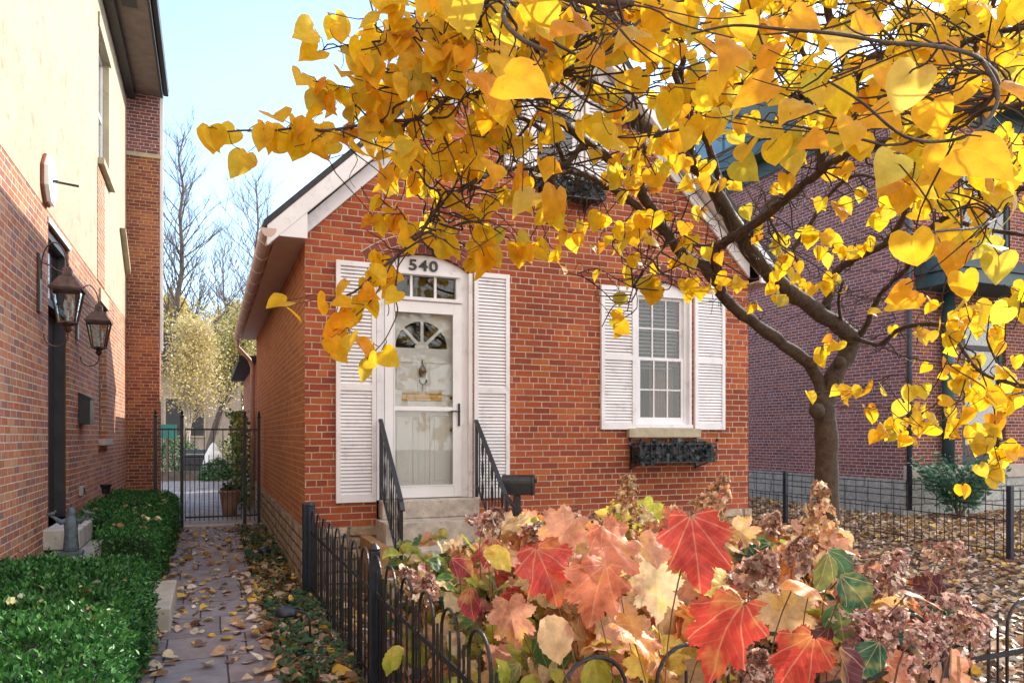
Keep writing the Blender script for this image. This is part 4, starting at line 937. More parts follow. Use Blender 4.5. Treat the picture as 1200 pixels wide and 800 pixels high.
mb = MB(); mb.box(13.76, 14.74, YN+.07, YN+.075, 1.08, 3.86); mb.build('pane', M['glass'], gd)
mb = MB(); mb.box(13.5, 15.0, YN+.38, YN+.39, .9, 4.1); mb.build('door_backing', M['dark'], gd)
mb = MB(); mb.box(13.85, 14.2, YN+.25, YN+.27, 1.1, 3.1); mb.build('door_curtain', M['curtain'], gd)
for (a, b, z0, z1) in ((15.8, 16.8, 1.6, 3.6), (13.6, 15.0, 5.2, 7.2)):
    mb = MB()
    for q in ((a, a+.07, z0, z1), (b-.07, b, z0, z1), (a+.07, b-.07, z0, z0+.07), (a+.07, b-.07, z1-.07, z1), (a+.07, b-.07, (z0+z1)/2-.03, (z0+z1)/2+.03)): mb.box(q[0], q[1], YN+.02, YN+.09, q[2], q[3])
    w = mb.build('window', M['teal'], nb); mb = MB(); mb.box(a+.07, b-.07, YN+.05, YN+.055, z0+.07, z1-.07); mb.build('pane', M['glass'], w); mb = MB(); mb.box(a-.1, b+.1, YN+.3, YN+.31, z0-.1, z1+.1); mb.build('window_backing', M['dark'], w)

# ================================================================== REDBUD TREE
tree = thing('redbud_tree', tuple(P(972, 730, 6.0)[:2])+(0,), 'multi-limbed redbud tree with heart-shaped yellow autumn leaves over the garden', 'tree')
tb = P(972, 620, 6.0)
limbs = []   # list of (pts, r0, r1, leafiness)
def limb(spec, r0, r1, sides=10): limbs.append(([P(*q) for q in spec], r0, r1, sides))
base = Vector((tb.x, tb.y, -.05))
tp = [base, P(971, 640, 6.0), P(969, 560, 6.0), P(968, 500, 6.0), P(962, 462, 6.0)]
limbs.append((tp, .100, .088, 14))
limb([(963, 470, 6.0), (956, 437, 6.0), (925, 408, 5.9), (885, 380, 5.75), (850, 350, 5.5), (825, 312, 5.25), (802, 300, 5.1), (780, 270, 4.9), (742, 212, 4.6), (718, 190, 4.4), (686, 165, 4.2), (655, 142, 4.0), (636, 132, 3.8)], .056, .022)
limb([(966, 475, 6.0), (981, 434, 6.0), (998, 402, 6.0), (983, 383, 5.9), (947, 357, 5.7), (914, 332, 5.5), (880, 297, 5.3), (857, 257, 5.1), (835, 220, 4.9), (807, 187, 4.7), (765, 157, 4.4), (705, 112, 4.0), (667, 80, 3.7), (620, 45, 3.4), (577, 32, 3.2), (548, 0, 3.0), (530, -30, 2.9)], .080, .022)
limb([(845, 345, 5.45), (837, 297, 5.2), (850, 283, 5.1), (875, 268, 4.9), (905, 248, 4.7), (931, 225, 4.5), (963, 200, 4.25), (980, 187, 4.1), (1017, 172, 3.8), (1062, 161, 3.4), (1096, 150, 3.1), (1150, 130, 2.6), (1230, 118, 2.2)], .042, .008)
limb([(963, 200, 4.25), (963, 172, 4.2), (968, 150, 4.1), (984, 112, 4.0), (990, 80, 3.8), (975, 30, 3.6), (960, -20, 3.5)], .028, .018, 8)
limb([(968, 362, 5.85), (974, 338, 5.8), (978, 322, 5.7), (1000, 304, 5.5), (1037, 286, 5.2), (1082, 272, 4.8), (1119, 247, 4.4), (1156, 229, 4.0), (1197, 221, 3.7), (1260, 212, 3.3)], .038, .012)
limb([(1082, 272, 4.8), (1112, 258, 4.6), (1150, 268, 4.4), (1200, 275, 4.2), (1250, 280, 4.1)], .018, .010, 7)
limb([(990, 388, 5.95), (985, 372, 5.8), (983, 350, 5.6), (988, 330, 5.4)], .016, .010, 6)
limb([(1000, 398, 6.0), (1014, 384, 5.9), (1026, 355, 5.7), (1040, 335, 5.5), (1056, 322, 5.3), (1075, 300, 5.0), (1095, 292, 4.8)], .026, .012, 8)
limb([(1000, 395, 5.95), (1030, 404, 5.6), (1050, 388, 5.3), (1071, 381, 5.0), (1105, 381, 4.7), (1120, 397, 4.5), (1135, 419, 4.3), (1150, 436, 4.1), (1180, 448, 3.9), (1230, 455, 3.7)], .020, .008, 7)
limb([(849, 240, 5.0), (840, 200, 4.9), (820, 150, 4.7), (800, 110, 4.5), (800, 60, 4.2), (790, 0, 3.9)], .026, .016, 8)
limb([(810, 190, 4.7), (808, 150, 4.5), (795, 100, 4.3), (772, 40, 4.1), (760, -10, 4.0)], .024, .014, 8)
limb([(871, 277, 5.2), (882, 270, 5.1), (905, 235, 5.2), (924, 205, 5.2), (942, 170, 5.1), (957, 148, 5.0), (958, 110, 4.9), (940, 60, 4.6), (925, 0, 4.4)], .030, .014, 8)
limb([(914, 332, 5.5), (925, 300, 5.5), (950, 262, 5.4), (975, 225, 5.2), (1005, 205, 5.0), (1040, 215, 4.8)], .020, .010, 7)
limb([(777, 272, 4.9), (745, 240, 4.7), (709, 217, 4.5), (685, 205, 4.35), (664, 200, 4.2), (650, 205, 4.1), (640, 208, 4.0)], .026, .014, 8)
limb([(686, 165, 4.2), (665, 190, 4.1), (640, 200, 3.95), (615, 197, 3.8), (577, 202, 3.6), (552, 215, 3.45), (525, 232, 3.35), (508, 250, 3.25), (495, 270, 3.2), (480, 287, 3.1), (461, 303, 3.0), (440, 320, 2.95), (415, 342, 2.9), (385, 352, 2.85)], .017, .004, 7)
limb([(468, 296, 3.05), (465, 325, 3.0), (462, 345, 2.98), (466, 364, 2.96), (458, 385, 2.94), (448, 402, 2.92), (430, 420, 2.9)], .004, .002, 5)
limb([(461, 303, 3.0), (440, 345, 2.9), (415, 372, 2.85), (405, 385, 2.8)], .004, .002, 5)
limb([(664, 200, 4.2), (650, 165, 4.0), (626, 146, 3.8), (600, 133, 3.6), (575, 120, 3.4), (551, 112, 3.3), (525, 116, 3.2), (502, 135, 3.1), (480, 141, 3.05), (450, 142, 3.0), (415, 148, 2.95), (382, 153, 2.9), (350, 150, 2.85), (320, 153, 2.8), (285, 153, 2.76), (250, 156, 2.72)], .014, .003, 7)
limb([(382, 153, 2.9), (365, 166, 2.85), (345, 172, 2.8)], .003, .0015, 5)
limb([(551, 112, 3.3), (515, 92, 3.2), (470, 100, 3.1), (430, 105, 3.05), (395, 100, 3.0), (372, 96, 2.98)], .007, .002, 6)
limb([(577, 32, 3.2), (545, 22, 3.1), (520, 18, 3.05), (490, 35, 3.0), (465, 45, 2.95), (430, 50, 2.9), (400, 54, 2.88), (375, 60, 2.85)], .009, .002, 6)
limb([(667, 80, 3.7), (640, 84, 3.4), (615, 88, 3.3), (600, 105, 3.2), (590, 140, 3.2)], .010, .004, 6)
limb([(575, 200, 3.6), (600, 170, 3.7), (640, 120, 3.8), (660, 90, 3.9)], .008, .008, 6)
limb([(548, 0, 3.0), (600, -10, 2.3), (650, -5, 1.8), (700, 0, 1.5), (740, 5, 1.35)], .014, .006, 7)
limb([(600, -10, 2.3), (590, 20, 1.8), (610, 45, 1.5), (640, 60, 1.38)], .008, .004, 6)
limb([(1150, 130, 2.6), (1170, 100, 2.0), (1150, 70, 1.6), (1100, 55, 1.45), (1040, 50, 1.35), (980, 40, 1.3), (920, 35, 1.28), (860, 30, 1.3), (810, 40, 1.32)], .006, .002, 7)
limb([(1150, 70, 1.6), (1170, 110, 1.5), (1150, 150, 1.42), (1110, 165, 1.36), (1060, 160, 1.32), (1010, 120, 1.3), (970, 95, 1.3)], .005, .002, 6)
limb([(1156, 229, 4.0), (1170, 250, 3.0), (1150, 265, 2.2), (1110, 270, 1.9), (1075, 275, 1.8), (1060, 285, 1.75)], .006, .002, 6)
limb([(1135, 419, 4.3), (1130, 450, 4.2), (1118, 480, 4.1), (1100, 495, 4.05), (1080, 500, 4.0)], .006, .002, 5)
limb([(1150, 436, 4.1), (1165, 480, 3.9), (1165, 520, 3.8), (1172, 548, 3.8)], .005, .002, 5)
limb([(1105, 381, 4.7), (1150, 360, 4.4), (1200, 372, 4.2)], .006, .003, 5)
limb([(1037, 286, 5.2), (1060, 250, 5.0), (1062, 200, 4.8), (1080, 150, 4.5), (1120, 100, 4.1), (1150, 40, 3.8), (1170, -20, 3.6)], .022, .012, 7)
limb([(1017, 172, 3.8), (1000, 120, 3.5), (1020, 67, 3.2), (1055, 72, 3.0), (1100, 60, 2.8), (1160, 40, 2.6), (1220, 30, 2.5)], .016, .008, 7)
limb([(850, 283, 5.1), (820, 288, 4.9), (790, 282, 4.7), (770, 300, 4.55), (745, 330, 4.4), (735, 365, 4.3)], .010, .003, 5)
limb([(742, 212, 4.6), (755, 180, 4.4), (750, 140, 4.2), (735, 90, 4.0), (720, 40, 3.8)], .012, .005, 6)
tr = MB(); allp = []
for pts, r0, r1, sd2 in limbs:
    q = catmull(pts, 5); n = len(q); rad = [r0+(r1-r0)*(i/(n-1))**.8 for i in range(n)]
    if r0 > .02:
        rad = [r*(1+.07*math.sin(i*1.7+r0*90)+.05*random.uniform(-1, 1)) for i, r in enumerate(rad)]
        q = [p+Vector([random.gauss(0, .004) for _ in range(3)]) if 0 < i < n-1 else p for i, p in enumerate(q)]
    if len(pts) == len(tp) and pts[0] == base: rad[0] *= 1.5; rad[1] *= 1.2
    tr.tube(q, rad, sd2)
    for i, p in enumerate(q): allp.append((p, rad[i]))
# bark knobs at the fork
for (px, py, d, r) in ((950, 425, 5.92, .05), (984, 424, 5.9, .045), (957, 481, 5.9, .06)):
    c = P(px, py, d); tr.lathe([(r*.5, -r), (r, -r*.4), (r*1.05, r*.2), (r*.7, r*.8), (r*.2, r)], tuple(c), 9)
trunk = tr.build('trunk', M['bark'], tree, smooth=True)
AP = np.array([tuple(p) for p, r in allp]); AR = np.array([r for p, r in allp])
tw = MB(); leafpos = []; leafdir = []
def twig(a, b, r0, r1, bend=.12, n=5, sides=4):
    a, b = Vector(a), Vector(b); L_ = (b-a).length; c1 = Vector([random.gauss(0, bend*L_) for _ in range(3)]); c2 = Vector([random.gauss(0, bend*L_) for _ in range(3)])
    pts = [a, a.lerp(b, .33)+c1, a.lerp(b, .66)+c2, b]; pts = catmull(pts, 3)
    tw.tube(pts, [r0+(r1-r0)*i/(len(pts)-1) for i in range(len(pts))], sides, cap=False); return pts
EXC = [(466, 296, 550, 620, 1), (550, 326, 690, 620, 1), (738, 350, 812, 520, .9), (180, 165, 402, 322, 1), (180, 60, 372, 165, 1), (180, -60, 385, 60, .8), (330, 185, 440, 262, .75),
       (570, 120, 860, 330, .30), (840, 190, 1060, 470, .2), (612, 95, 685, 205, .7), (720, 50, 820, 110, .6), (385, 400, 470, 620, 1), (880, 120, 940, 180, .7)]
def proj(p): 
    x, y, z = p.x, p.y, p.z-CZ; d = x*sn+y*cs; return 600+FPX*(x*cs-y*sn)/d, 510-FPX*z/d
def barred(p):
    u, v = proj(p)
    return any(a < u < c and b < v < d and random.random() < q for a, b, c, d, q in EXC)
def cluster(c, rad, n, size=.10, hang=.5, maxr=.05):
    c = Vector(c)
    if barred(c): return
    dist = np.linalg.norm(AP-np.array(c), axis=1)+AR*4; i = int(dist.argmin()); a = Vector(AP[i])
    pts = twig(a, c, min(.006, AR[i]), .003)
    k = max(1, round(n/3)); left = n
    for j in range(k):
        e = c+Vector((random.gauss(0, rad), random.gauss(0, rad), random.gauss(-.1*rad, rad*.6))); sp_ = twig(c if j else pts[-3], e, .003, .0015, .15)
        m = min(left, 3 if j < k-1 else left); left -= m
        for q in range(m):
            b = sp_[-1-2*(q % 3)] if len(sp_) > 5 else sp_[-1]
            if not barred(b-Vector((0, 0, size*.5))): leafpos.append((b, size*random.uniform(.7, 1.2)))
def region(x0, x1, y0, y1, d0, d1, n, size=.095, per=5, rad=.16):
    for _ in range(max(1, n//per)):
        cluster(P(random.uniform(x0, x1), random.uniform(y0, y1), random.uniform(d0, d1)), rad, per+random.choice((-1, 0, 1, 2)), size)
region(430, 560, -20, 60, 2.7, 3.4, 90, rad=.11); region(430, 560, 60, 130, 2.8, 3.4, 42, rad=.12)
region(460, 620, 100, 200, 3.0, 3.8, 105, rad=.13); region(450, 600, 190, 270, 3.0, 3.7, 75, rad=.13); region(470, 600, 265, 305, 3.0, 3.5, 36, rad=.08)
region(560, 800, -30, 110, 2.8, 4.6, 380); region(600, 760, 110, 230, 3.4, 4.6, 60); region(600, 820, 215, 290, 3.9, 4.9, 80, per=3, rad=.1); region(820, 1060, 190, 330, 4.2, 5.4, 60, per=3, rad=.12); region(620, 860, 300, 335, 4.0, 4.9, 18, per=3, rad=.09); region(640, 800, 120, 220, 3.6, 4.5, 50, per=4, rad=.1)
region(780, 1220, -40, 160, 2.4, 4.8, 680); region(800, 1200, 130, 240, 3.4, 5.0, 110); region(1080, 1220, 100, 260, 2.6, 3.8, 60)
region(850, 1060, 230, 330, 4.4, 5.6, 45, per=3); region(930, 1100, 390, 450, 4.6, 5.4, 14, per=3)
region(1050, 1210, 330, 450, 3.6, 4.6, 60, per=4); region(1010, 1130, 450, 510, 3.9, 4.5, 24, per=4, rad=.12); region(1150, 1210, 430, 540, 3.5, 4.0, 20, per=3)
region(680, 860, 290, 345, 4.2, 4.9, 18, per=3, rad=.12); region(700, 880, 350, 400, 4.6, 5.2, 9, per=3)
region(560, 760, -60, 40, 1.5, 2.2, 12, .10, 3, .1)
def along(spec, n, size=.095, jr=.05):
    q = catmull([P(*s) for s in spec], 6)
    for _ in range(n):
        p = random.choice(q); e = p+Vector((random.gauss(0, jr), random.gauss(0, jr), random.gauss(-.01, jr*.6)))
        if proj(e)[0] > 468 and barred(e-Vector((0, 0, .05))): continue
        twig(p, e, .002, .0012, .1); leafpos.append((e, size*random.uniform(.85, 1.2)))
along([(450, 142, 3.0), (415, 148, 2.95), (382, 153, 2.9), (350, 150, 2.85), (320, 153, 2.8), (285, 153, 2.76), (255, 156, 2.72)], 24)
along([(382, 153, 2.9), (345, 172, 2.8)], 5)
along([(470, 100, 3.1), (430, 105, 3.05), (395, 100, 3.0), (372, 96, 2.98)], 14); along([(490, 35, 3.0), (430, 50, 2.9), (380, 58, 2.85)], 16)
along([(495, 270, 3.2), (480, 287, 3.1), (461, 303, 3.0), (440, 320, 2.95), (415, 342, 2.9), (385, 352, 2.85), (335, 335, 2.8)], 30, .09, .06)
along([(465, 325, 3.0), (466, 364, 2.96), (448, 402, 2.92), (430, 420, 2.9)], 7, .085, .03)
along([(440, 345, 2.9), (415, 372, 2.85), (405, 385, 2.8)], 7, .085, .04)
along([(1135, 419, 4.3), (1130, 450, 4.2), (1118, 480, 4.1), (1100, 495, 4.05), (1080, 500, 4.0)], 12); along([(1165, 480, 3.9), (1165, 520, 3.8), (1172, 548, 3.8)], 10)
along([(1050, 388, 5.3), (1105, 381, 4.7), (1150, 436, 4.1), (1200, 452, 3.8)], 18)
# near big leaves with explicit places (px,py,width px)
heroes = [(1130, 105, 50), (1030, 130, 50), (683, 22, 50), (590, 55, 48), (1185, 100, 50), (1075, 20, 46), (625, 95, 72), (598, 85, 60), (655, 35, 62), (705, 70, 48), (735, 40, 50), (650, 240, 44), (612, 236, 44), (575, 100, 50), (640, 10, 55), (860, 60, 58), (882, 108, 60), (925, 130, 55), (990, 45, 62), (1000, 150, 52), (1045, 90, 56), (1060, 112, 66), (1095, 130, 60), (1112, 188, 60), (1042, 195, 52), (1150, 180, 76), (1182, 190, 60), (1165, 20, 58), (1110, 60, 50), (1072, 300, 66), (1050, 350, 42), (1130, 325, 42), (1015, 30, 50), (960, 165, 48), (1120, 300, 40), (1160, 300, 34), (840, 95, 45), (760, 60, 45), (1090, 210, 50), (1190, 240, 45), (1065, 355, 38), (900, 70, 45), (875, 30, 45), (800, 30, 40), (945, 20, 44), (1190, 30, 50)]
hp = []
for px, py, wpx in heroes:
    d = .098*870/(wpx*.86); p = P(px, py, d); hp.append(p); a = np.linalg.norm(AP-np.array(p), axis=1).argmin(); twig(AP[a], p+Vector((0, 0, .03)), .0025, .0015, .08)
# extra bare twigs all through the crown
for i in range(900):
    k = random.randrange(len(allp)); p, r = allp[k]
    if r > .05 or p.z < 2.2 or ((p-Vector((0, 0, CZ))).length < 2.4 and random.random() < .8) or (r < .006 and random.random() < .75): continue
    L_ = random.uniform(.15, .5); e = p+Vector((random.gauss(0, 1), random.gauss(0, 1), random.gauss(.1, .7))).normalized()*L_; 
    if barred(e) or proj(e)[0] < 410: continue
    q = twig(p, e, .0042, .0015, .12)
    if random.random() < .75:
        e2 = q[3]+Vector((random.gauss(0, 1), random.gauss(0, 1), random.gauss(0, .7))).normalized()*L_*.5
        if proj(e2)[0] > 410: twig(q[3], e2, .0022, .0012)
tw.build('twigs', M['twig'], tree)
n = len(leafpos); pos = np.array([tuple(p) for p, s in leafpos]); size = np.array([s for p, s in leafpos])
tip = np.stack([rng.normal(0, .55, n), rng.normal(0, .55, n), -np.abs(rng.normal(.8, .4, n))], 1); az = unit(n); az[:, 2] = np.abs(az[:, 2])*.6+.1; az = az*.8+np.array([-sn, -cs, 0])*rng.choice([-.8, .9], (n, 1), p=[.25, .75])
YP = [(.88, .56, .015), (.90, .62, .03), (.88, .48, .012), (.80, .60, .05), (.62, .52, .06), (.82, .36, .015)]
colr = pick(YP, n, [5, 4, 3, 2, 1, 1], .1)
hpn = np.array([tuple(p) for p in hp]); hn = len(hpn)
fw = np.array([-sn, -cs, 0])
ht = np.stack([rng.normal(0, .5, hn), rng.normal(0, .5, hn), -rng.uniform(.3, 1.0, hn)], 1); hnr = unit(hn)*.7+fw*1.0+[0, 0, .3]
hs = rng.uniform(.085, .11, hn)
half = n//2
leaves('foliage', [(HEARTS[i], pos[i::4], tip[i::4], az[i::4], size[i::4], colr[i::4]) for i in range(4)]+[(HEARTS[2], hpn-ht*.05, ht, hnr, hs, pick([(.86, .44, .02), (.88, .54, .03), (.84, .38, .02), (.76, .56, .10)], hn, [4, 3, 2, 1.5], .1))], M['leafY'], tree)
# seed pods in hanging bunches
for (px, py, d, k) in ((603, 175, 3.6, 16), (612, 190, 3.7, 14), (595, 165, 3.5, 8), (700, 60, 3.4, 7), (960, 100, 3.6, 14), (948, 80, 3.5, 10), (1100, 50, 3.0, 6), (540, 95, 3.2, 7), (520, 120, 3.2, 5), (870, 40, 3.6, 5), (845, 25, 3.4, 4), (975, 130, 3.8, 8)):
    c = P(px, py, d); pd = MB()
    for _ in range(k):
        a = c+Vector((random.gauss(0, .05), random.gauss(0, .05), random.gauss(0, .04))); L_ = random.uniform(.06, .10); dv = Vector((random.gauss(0, .25), random.gauss(0, .25), -1)).normalized(); b = a+dv*L_; sdv_ = dv.orthogonal().normalized()*random.uniform(.005, .008)
        m_ = a.lerp(b, .5); th_ = dv.cross(sdv_).normalized()*.0012
        pd.add([a, m_+sdv_+th_, b, m_-sdv_+th_, m_+sdv_-th_, m_-sdv_-th_], [(0, 1, 2, 3), (0, 5, 2, 4), (0, 4, 1), (1, 4, 2), (2, 5, 3), (3, 5, 0)])
    pd.build('pod_bunch', M['pod'], tree)

# ================================================================== HYDRANGEAS
HP = {'red': (.62, .07, .05), 'salmon': (.72, .24, .13), 'pink': (.70, .34, .22), 'orange': (.72, .28, .06), 'tan': (.72, .48, .25), 'yellow': (.84, .66, .12), 'lime': (.42, .48, .06), 'green': (.06, .17, .05), 'olive': (.20, .22, .06), 'dkgreen': (.02, .09, .05), 'purple': (.14, .035, .05), 'wine': (.28, .035, .05), 'cream': (.78, .62, .38)}
def florets(par, c, axis, Lh, Rw, n, pal, nm='flower_head', size=.022):
    c = np.array(c); ax_ = np.array(axis, float); ax_ /= np.linalg.norm(ax_); k = rng.uniform(0, 1, n)**.8; r = Rw*(1-k*.85)*np.sqrt(rng.uniform(.35, 1, n)); dirs = unit(n); dirs -= ax_*(dirs@ax_)[:, None]; dirs /= np.linalg.norm(dirs, axis=1, keepdims=True)
    r = r*rng.uniform(.62, 1.3, n); p = c+ax_*(k*Lh)[:, None]+dirs*r[:, None]; out = dirs+ax_*.5+unit(n)*.75; B = []
    u = np.cross(out, unit(n)); u /= np.linalg.norm(u, axis=1, keepdims=True); w = np.cross(out, u); w /= np.linalg.norm(w, axis=1, keepdims=True); cc = pick(pal, n, None, .45); sz = rng.uniform(size*.6, size*1.15, n)
    for q in range(4):
        a = q*math.pi/2; t_ = u*math.cos(a)+w*math.sin(a)+out*.35; B.append((T_P, p, t_, out+unit(n)*.45, sz, cc*rng.uniform(.7, 1.3, (n, 1))))
    o = leaves(nm, B, M['floret'], par)
    return o
TAN = [(.72, .46, .26), (.58, .34, .19), (.80, .62, .42), (.42, .22, .13)]; MAU = [(.60, .38, .30), (.44, .24, .19), (.78, .62, .52), (.30, .15, .11)]; PNK = [(.62, .38, .32), (.48, .26, .22), (.78, .60, .52), (.34, .17, .14)]
def shrub(label, region_f, n, pal, wts, tmpl, size, stems, heroes_, panicles, name='oakleaf_hydrangea', cat='shrub'):
    """region_f(i)-> (X,Y,Htop)"""
    pts = [region_f() for _ in range(n)]; cx, cy = np.mean([p[0] for p in pts]), np.mean([p[1] for p in pts])
    t = thing(name, (cx, cy, 0), label, cat, 'hydrangeas in the front garden')
    pos = np.array([(x, y, h-abs(random.gauss(0, .14))-.02 if random.random() < .6 else random.uniform(.2, h)) for x, y, h in pts])
    tip = np.stack([rng.normal(0, .6, n), rng.normal(-.25, .6, n), rng.normal(-.35, .35, n)], 1); nr = unit(n)*.55+[.15, -.55, .75]
    col_ = pick([HP[k] for k in pal], n, wts, .18); sz = rng.uniform(size[0], size[1], n); B = []
    tmpl = [q for t0 in tmpl for q in (OAKS if t0 is not T_R else ROUNDS)]; ids = rng.integers(0, len(tmpl), n)
    for i, T in enumerate(tmpl): m = ids == i; B.append((T, pos[m], tip[m], nr[m], sz[m], col_[m]))
    hr = []
    for (px, py, wpx, colk, T, spin) in heroes_:
        isr = T is T_R; real = .20 if not isr else .12; d = real*870/wpx; d = d if d > 1.9 else 1.9; c = P(px, py, d)
        rt = np.array([cs, -sn, 0]); tv = rt*math.sin(spin)+np.array([0, 0, -1])*math.cos(spin)+(-fw)*-.15; nv = fw*.75+np.array([0, 0, .7])+rng.normal(0, .36, 3)
        s_ = wpx*d/870*(.92 if T is not T_R else 1.1); T = random.choice(OAKS) if T is not T_R else random.choice(ROUNDS)
        B.append((T, (np.array(c)-tv/np.linalg.norm(tv)*s_*.42)[None], tv[None], nv[None], np.array([s_]), np.array([HP[colk]])))
        hr.append(c)
    leaves('foliage', B, M['leafH'], t)
    mb = MB()
    for _ in range(stems):
        x, y, h = region_f(); a = Vector((x+random.gauss(0, .15)+(cx-x)*.4, y+(cy-y)*.4, 0)); b = Vector((x, y, h-.08)); c_ = a.lerp(b, .5)+Vector((random.gauss(0, .05), random.gauss(0, .05), 0)); mb.tube(catmull([a, c_, b], 4), [.008-.004*i/8 for i in range(9)], 5)
    for c in hr: a = Vector((c.x+(cx-c.x)*.3, max(c.y+.1, 2.2), .1)); mb.tube(catmull([a, a.lerp(c, .6)+Vector((0, .05, .1)), c+Vector((0, .03, .01))], 4), .0022, 5)
    panc = []
    for (px, py, d, Lh, Rw, n_, pal_, ax_, fs_) in panicles:
        c = P(px, py, d); av = Vector(ax_).normalized(); b0 = c-av*(Lh*.5); a = Vector((b0.x+(cx-b0.x)*.25, b0.y+(cy-b0.y)*.25, .05)); mb.tube(catmull([a, a.lerp(b0, .6), b0, b0+av*Lh*.9], 4), [.006-.0004*i for i in range(13)], 5)
        panc.append((b0, av, Lh, Rw, n_, pal_, fs_))
    mb.build('stems', M['petiole'], t)
    for b0, av, Lh, Rw, n_, pal_, fs_ in panc: florets(t, b0, av, Lh, Rw, n_, pal_, size=fs_)
    return t
def reg(x0, x1, y0, y1, h0, h1=None):
    def f():
        x, y = random.uniform(x0, x1), random.uniform(y0, y1); e = min(1, min(x-x0, x1-x, (y-y0), (y1-y))/.35+.35)
        h = (h0+((h1 if h1 is not None else h0)-h0)*(y-y0)/(y1-y0))*(.80+.2*e)+.06*math.sin(x*7+y*5); return x, y, h
    return f
up_ = (0, 0, 1)
O1, O2 = T_O, T_O2
shrub('glowing orange, red and gold hydrangea at the centre of the garden with tan flower cones', reg(1.35, 2.9, 2.22, 4.3, .84, 1.02), 900, ['salmon', 'pink', 'orange', 'tan', 'yellow', 'red', 'cream', 'lime'], [4, 5, 4, 6, 4, 1.5, 4, 2], [O1, O2, O1], (.11, .20), 26,
      [(815, 640, 92, 'red', O1, .1), (850, 740, 104, 'red', O2, -.5), (640, 668, 74, 'red', O1, .4), (700, 690, 78, 'salmon', O1, -.3), (600, 725, 60, 'pink', O2, .2), (720, 640, 70, 'salmon', O2, .6), (660, 625, 66, 'pink', O1, -.6), (745, 745, 72, 'orange', O1, .9), (770, 690, 66, 'cream', O2, 0), (650, 745, 52, 'tan', T_R, .3), (780, 730, 60, 'tan', O1, -.2), (730, 610, 40, 'lime', O1, .2), (840, 690, 52, 'wine', O1, .5), (800, 770, 60, 'yellow', O2, .3), (690, 780, 56, 'tan', O1, .1), (760, 600, 36, 'lime', O2, -.5), (765, 650, 58, 'pink', O1, .7), (620, 700, 46, 'salmon', O2, -.9), (680, 735, 50, 'orange', O1, .4), (725, 700, 48, 'tan', O1, -1.0), (770, 665, 42, 'yellow', O2, .2), (830, 660, 40, 'orange', O1, 1.2), (880, 730, 56, 'tan', O2, .3), (905, 700, 44, 'orange', O1, -.8), (755, 790, 54, 'cream', O1, .8), (720, 770, 46, 'salmon', O2, -.2), (795, 610, 44, 'salmon', O1, 1.3), (690, 640, 48, 'tan', O2, -1.2), (665, 700, 44, 'wine', O1, .2), (785, 760, 44, 'pink', O1, 1.0), (620, 790, 50, 'yellow', O1, .2), (870, 625, 40, 'tan', O1, .9)],
      [(735, 590, 4.0, .30, .125, 135, TAN, (.05, 0, 1), .030), (836, 592, 3.9, .32, .135, 150, TAN, (.45, 0, .9), .030), (790, 612, 4.1, .16, .07, 90, TAN, up_, .024)])
shrub('pink and red hydrangea at the right with mauve dried flower heads and dark green leaves', reg(2.15, 3.15, 2.2, 3.6, .80, .94), 460, ['purple', 'dkgreen', 'olive', 'salmon', 'tan', 'orange', 'pink'], [2, 2, 2, 2, 3, 2, 2], [O1, T_R, O2], (.11, .19), 20,
      [(935, 770, 82, 'red', O1, -.7), (985, 660, 42, 'green', T_R, .5), (965, 668, 44, 'olive', T_R, -.4), (1000, 690, 44, 'dkgreen', T_R, .7), (985, 725, 40, 'green', T_R, .1), (1020, 770, 46, 'dkgreen', T_R, -.6), (990, 780, 48, 'purple', T_R, .2), (960, 745, 40, 'purple', T_R, -.8), (920, 720, 66, 'tan', O1, .3), (1075, 700, 46, 'pink', T_R, 1.2), (1055, 795, 70, 'salmon', O2, .5), (980, 640, 46, 'pink', O1, 1.2), (1095, 690, 30, 'green', T_R, 1.1), (940, 690, 50, 'orange', T_R, 1.3), (1110, 790, 60, 'pink', O1, .3)],
      [(960, 605, 3.9, .34, .13, 140, TAN, (.02, 0, 1), .031), (890, 672, 2.9, .18, .13, 240, MAU, (.3, -.3, .8), .024), (935, 650, 3.2, .16, .10, 150, MAU, (.2, -.2, .8), .022), (1040, 668, 3.1, .20, .13, 200, MAU, (.7, 0, .5), .022), (1030, 735, 2.5, .20, .11, 260, PNK, (.8, -.2, .4), .018), (1085, 750, 2.4, .20, .10, 220, PNK, (.9, 0, .2), .017), (1115, 715, 2.7, .18, .11, 180, PNK, (.8, 0, .3), .018), (885, 785, 2.3, .14, .09, 200, MAU, (0, -.3, .7), .018), (1110, 650, 3.3, .22, .10, 150, MAU, (.9, .2, .3), .02), (1140, 735, 2.6, .16, .08, 120, PNK, (.9, 0, .1), .018)])
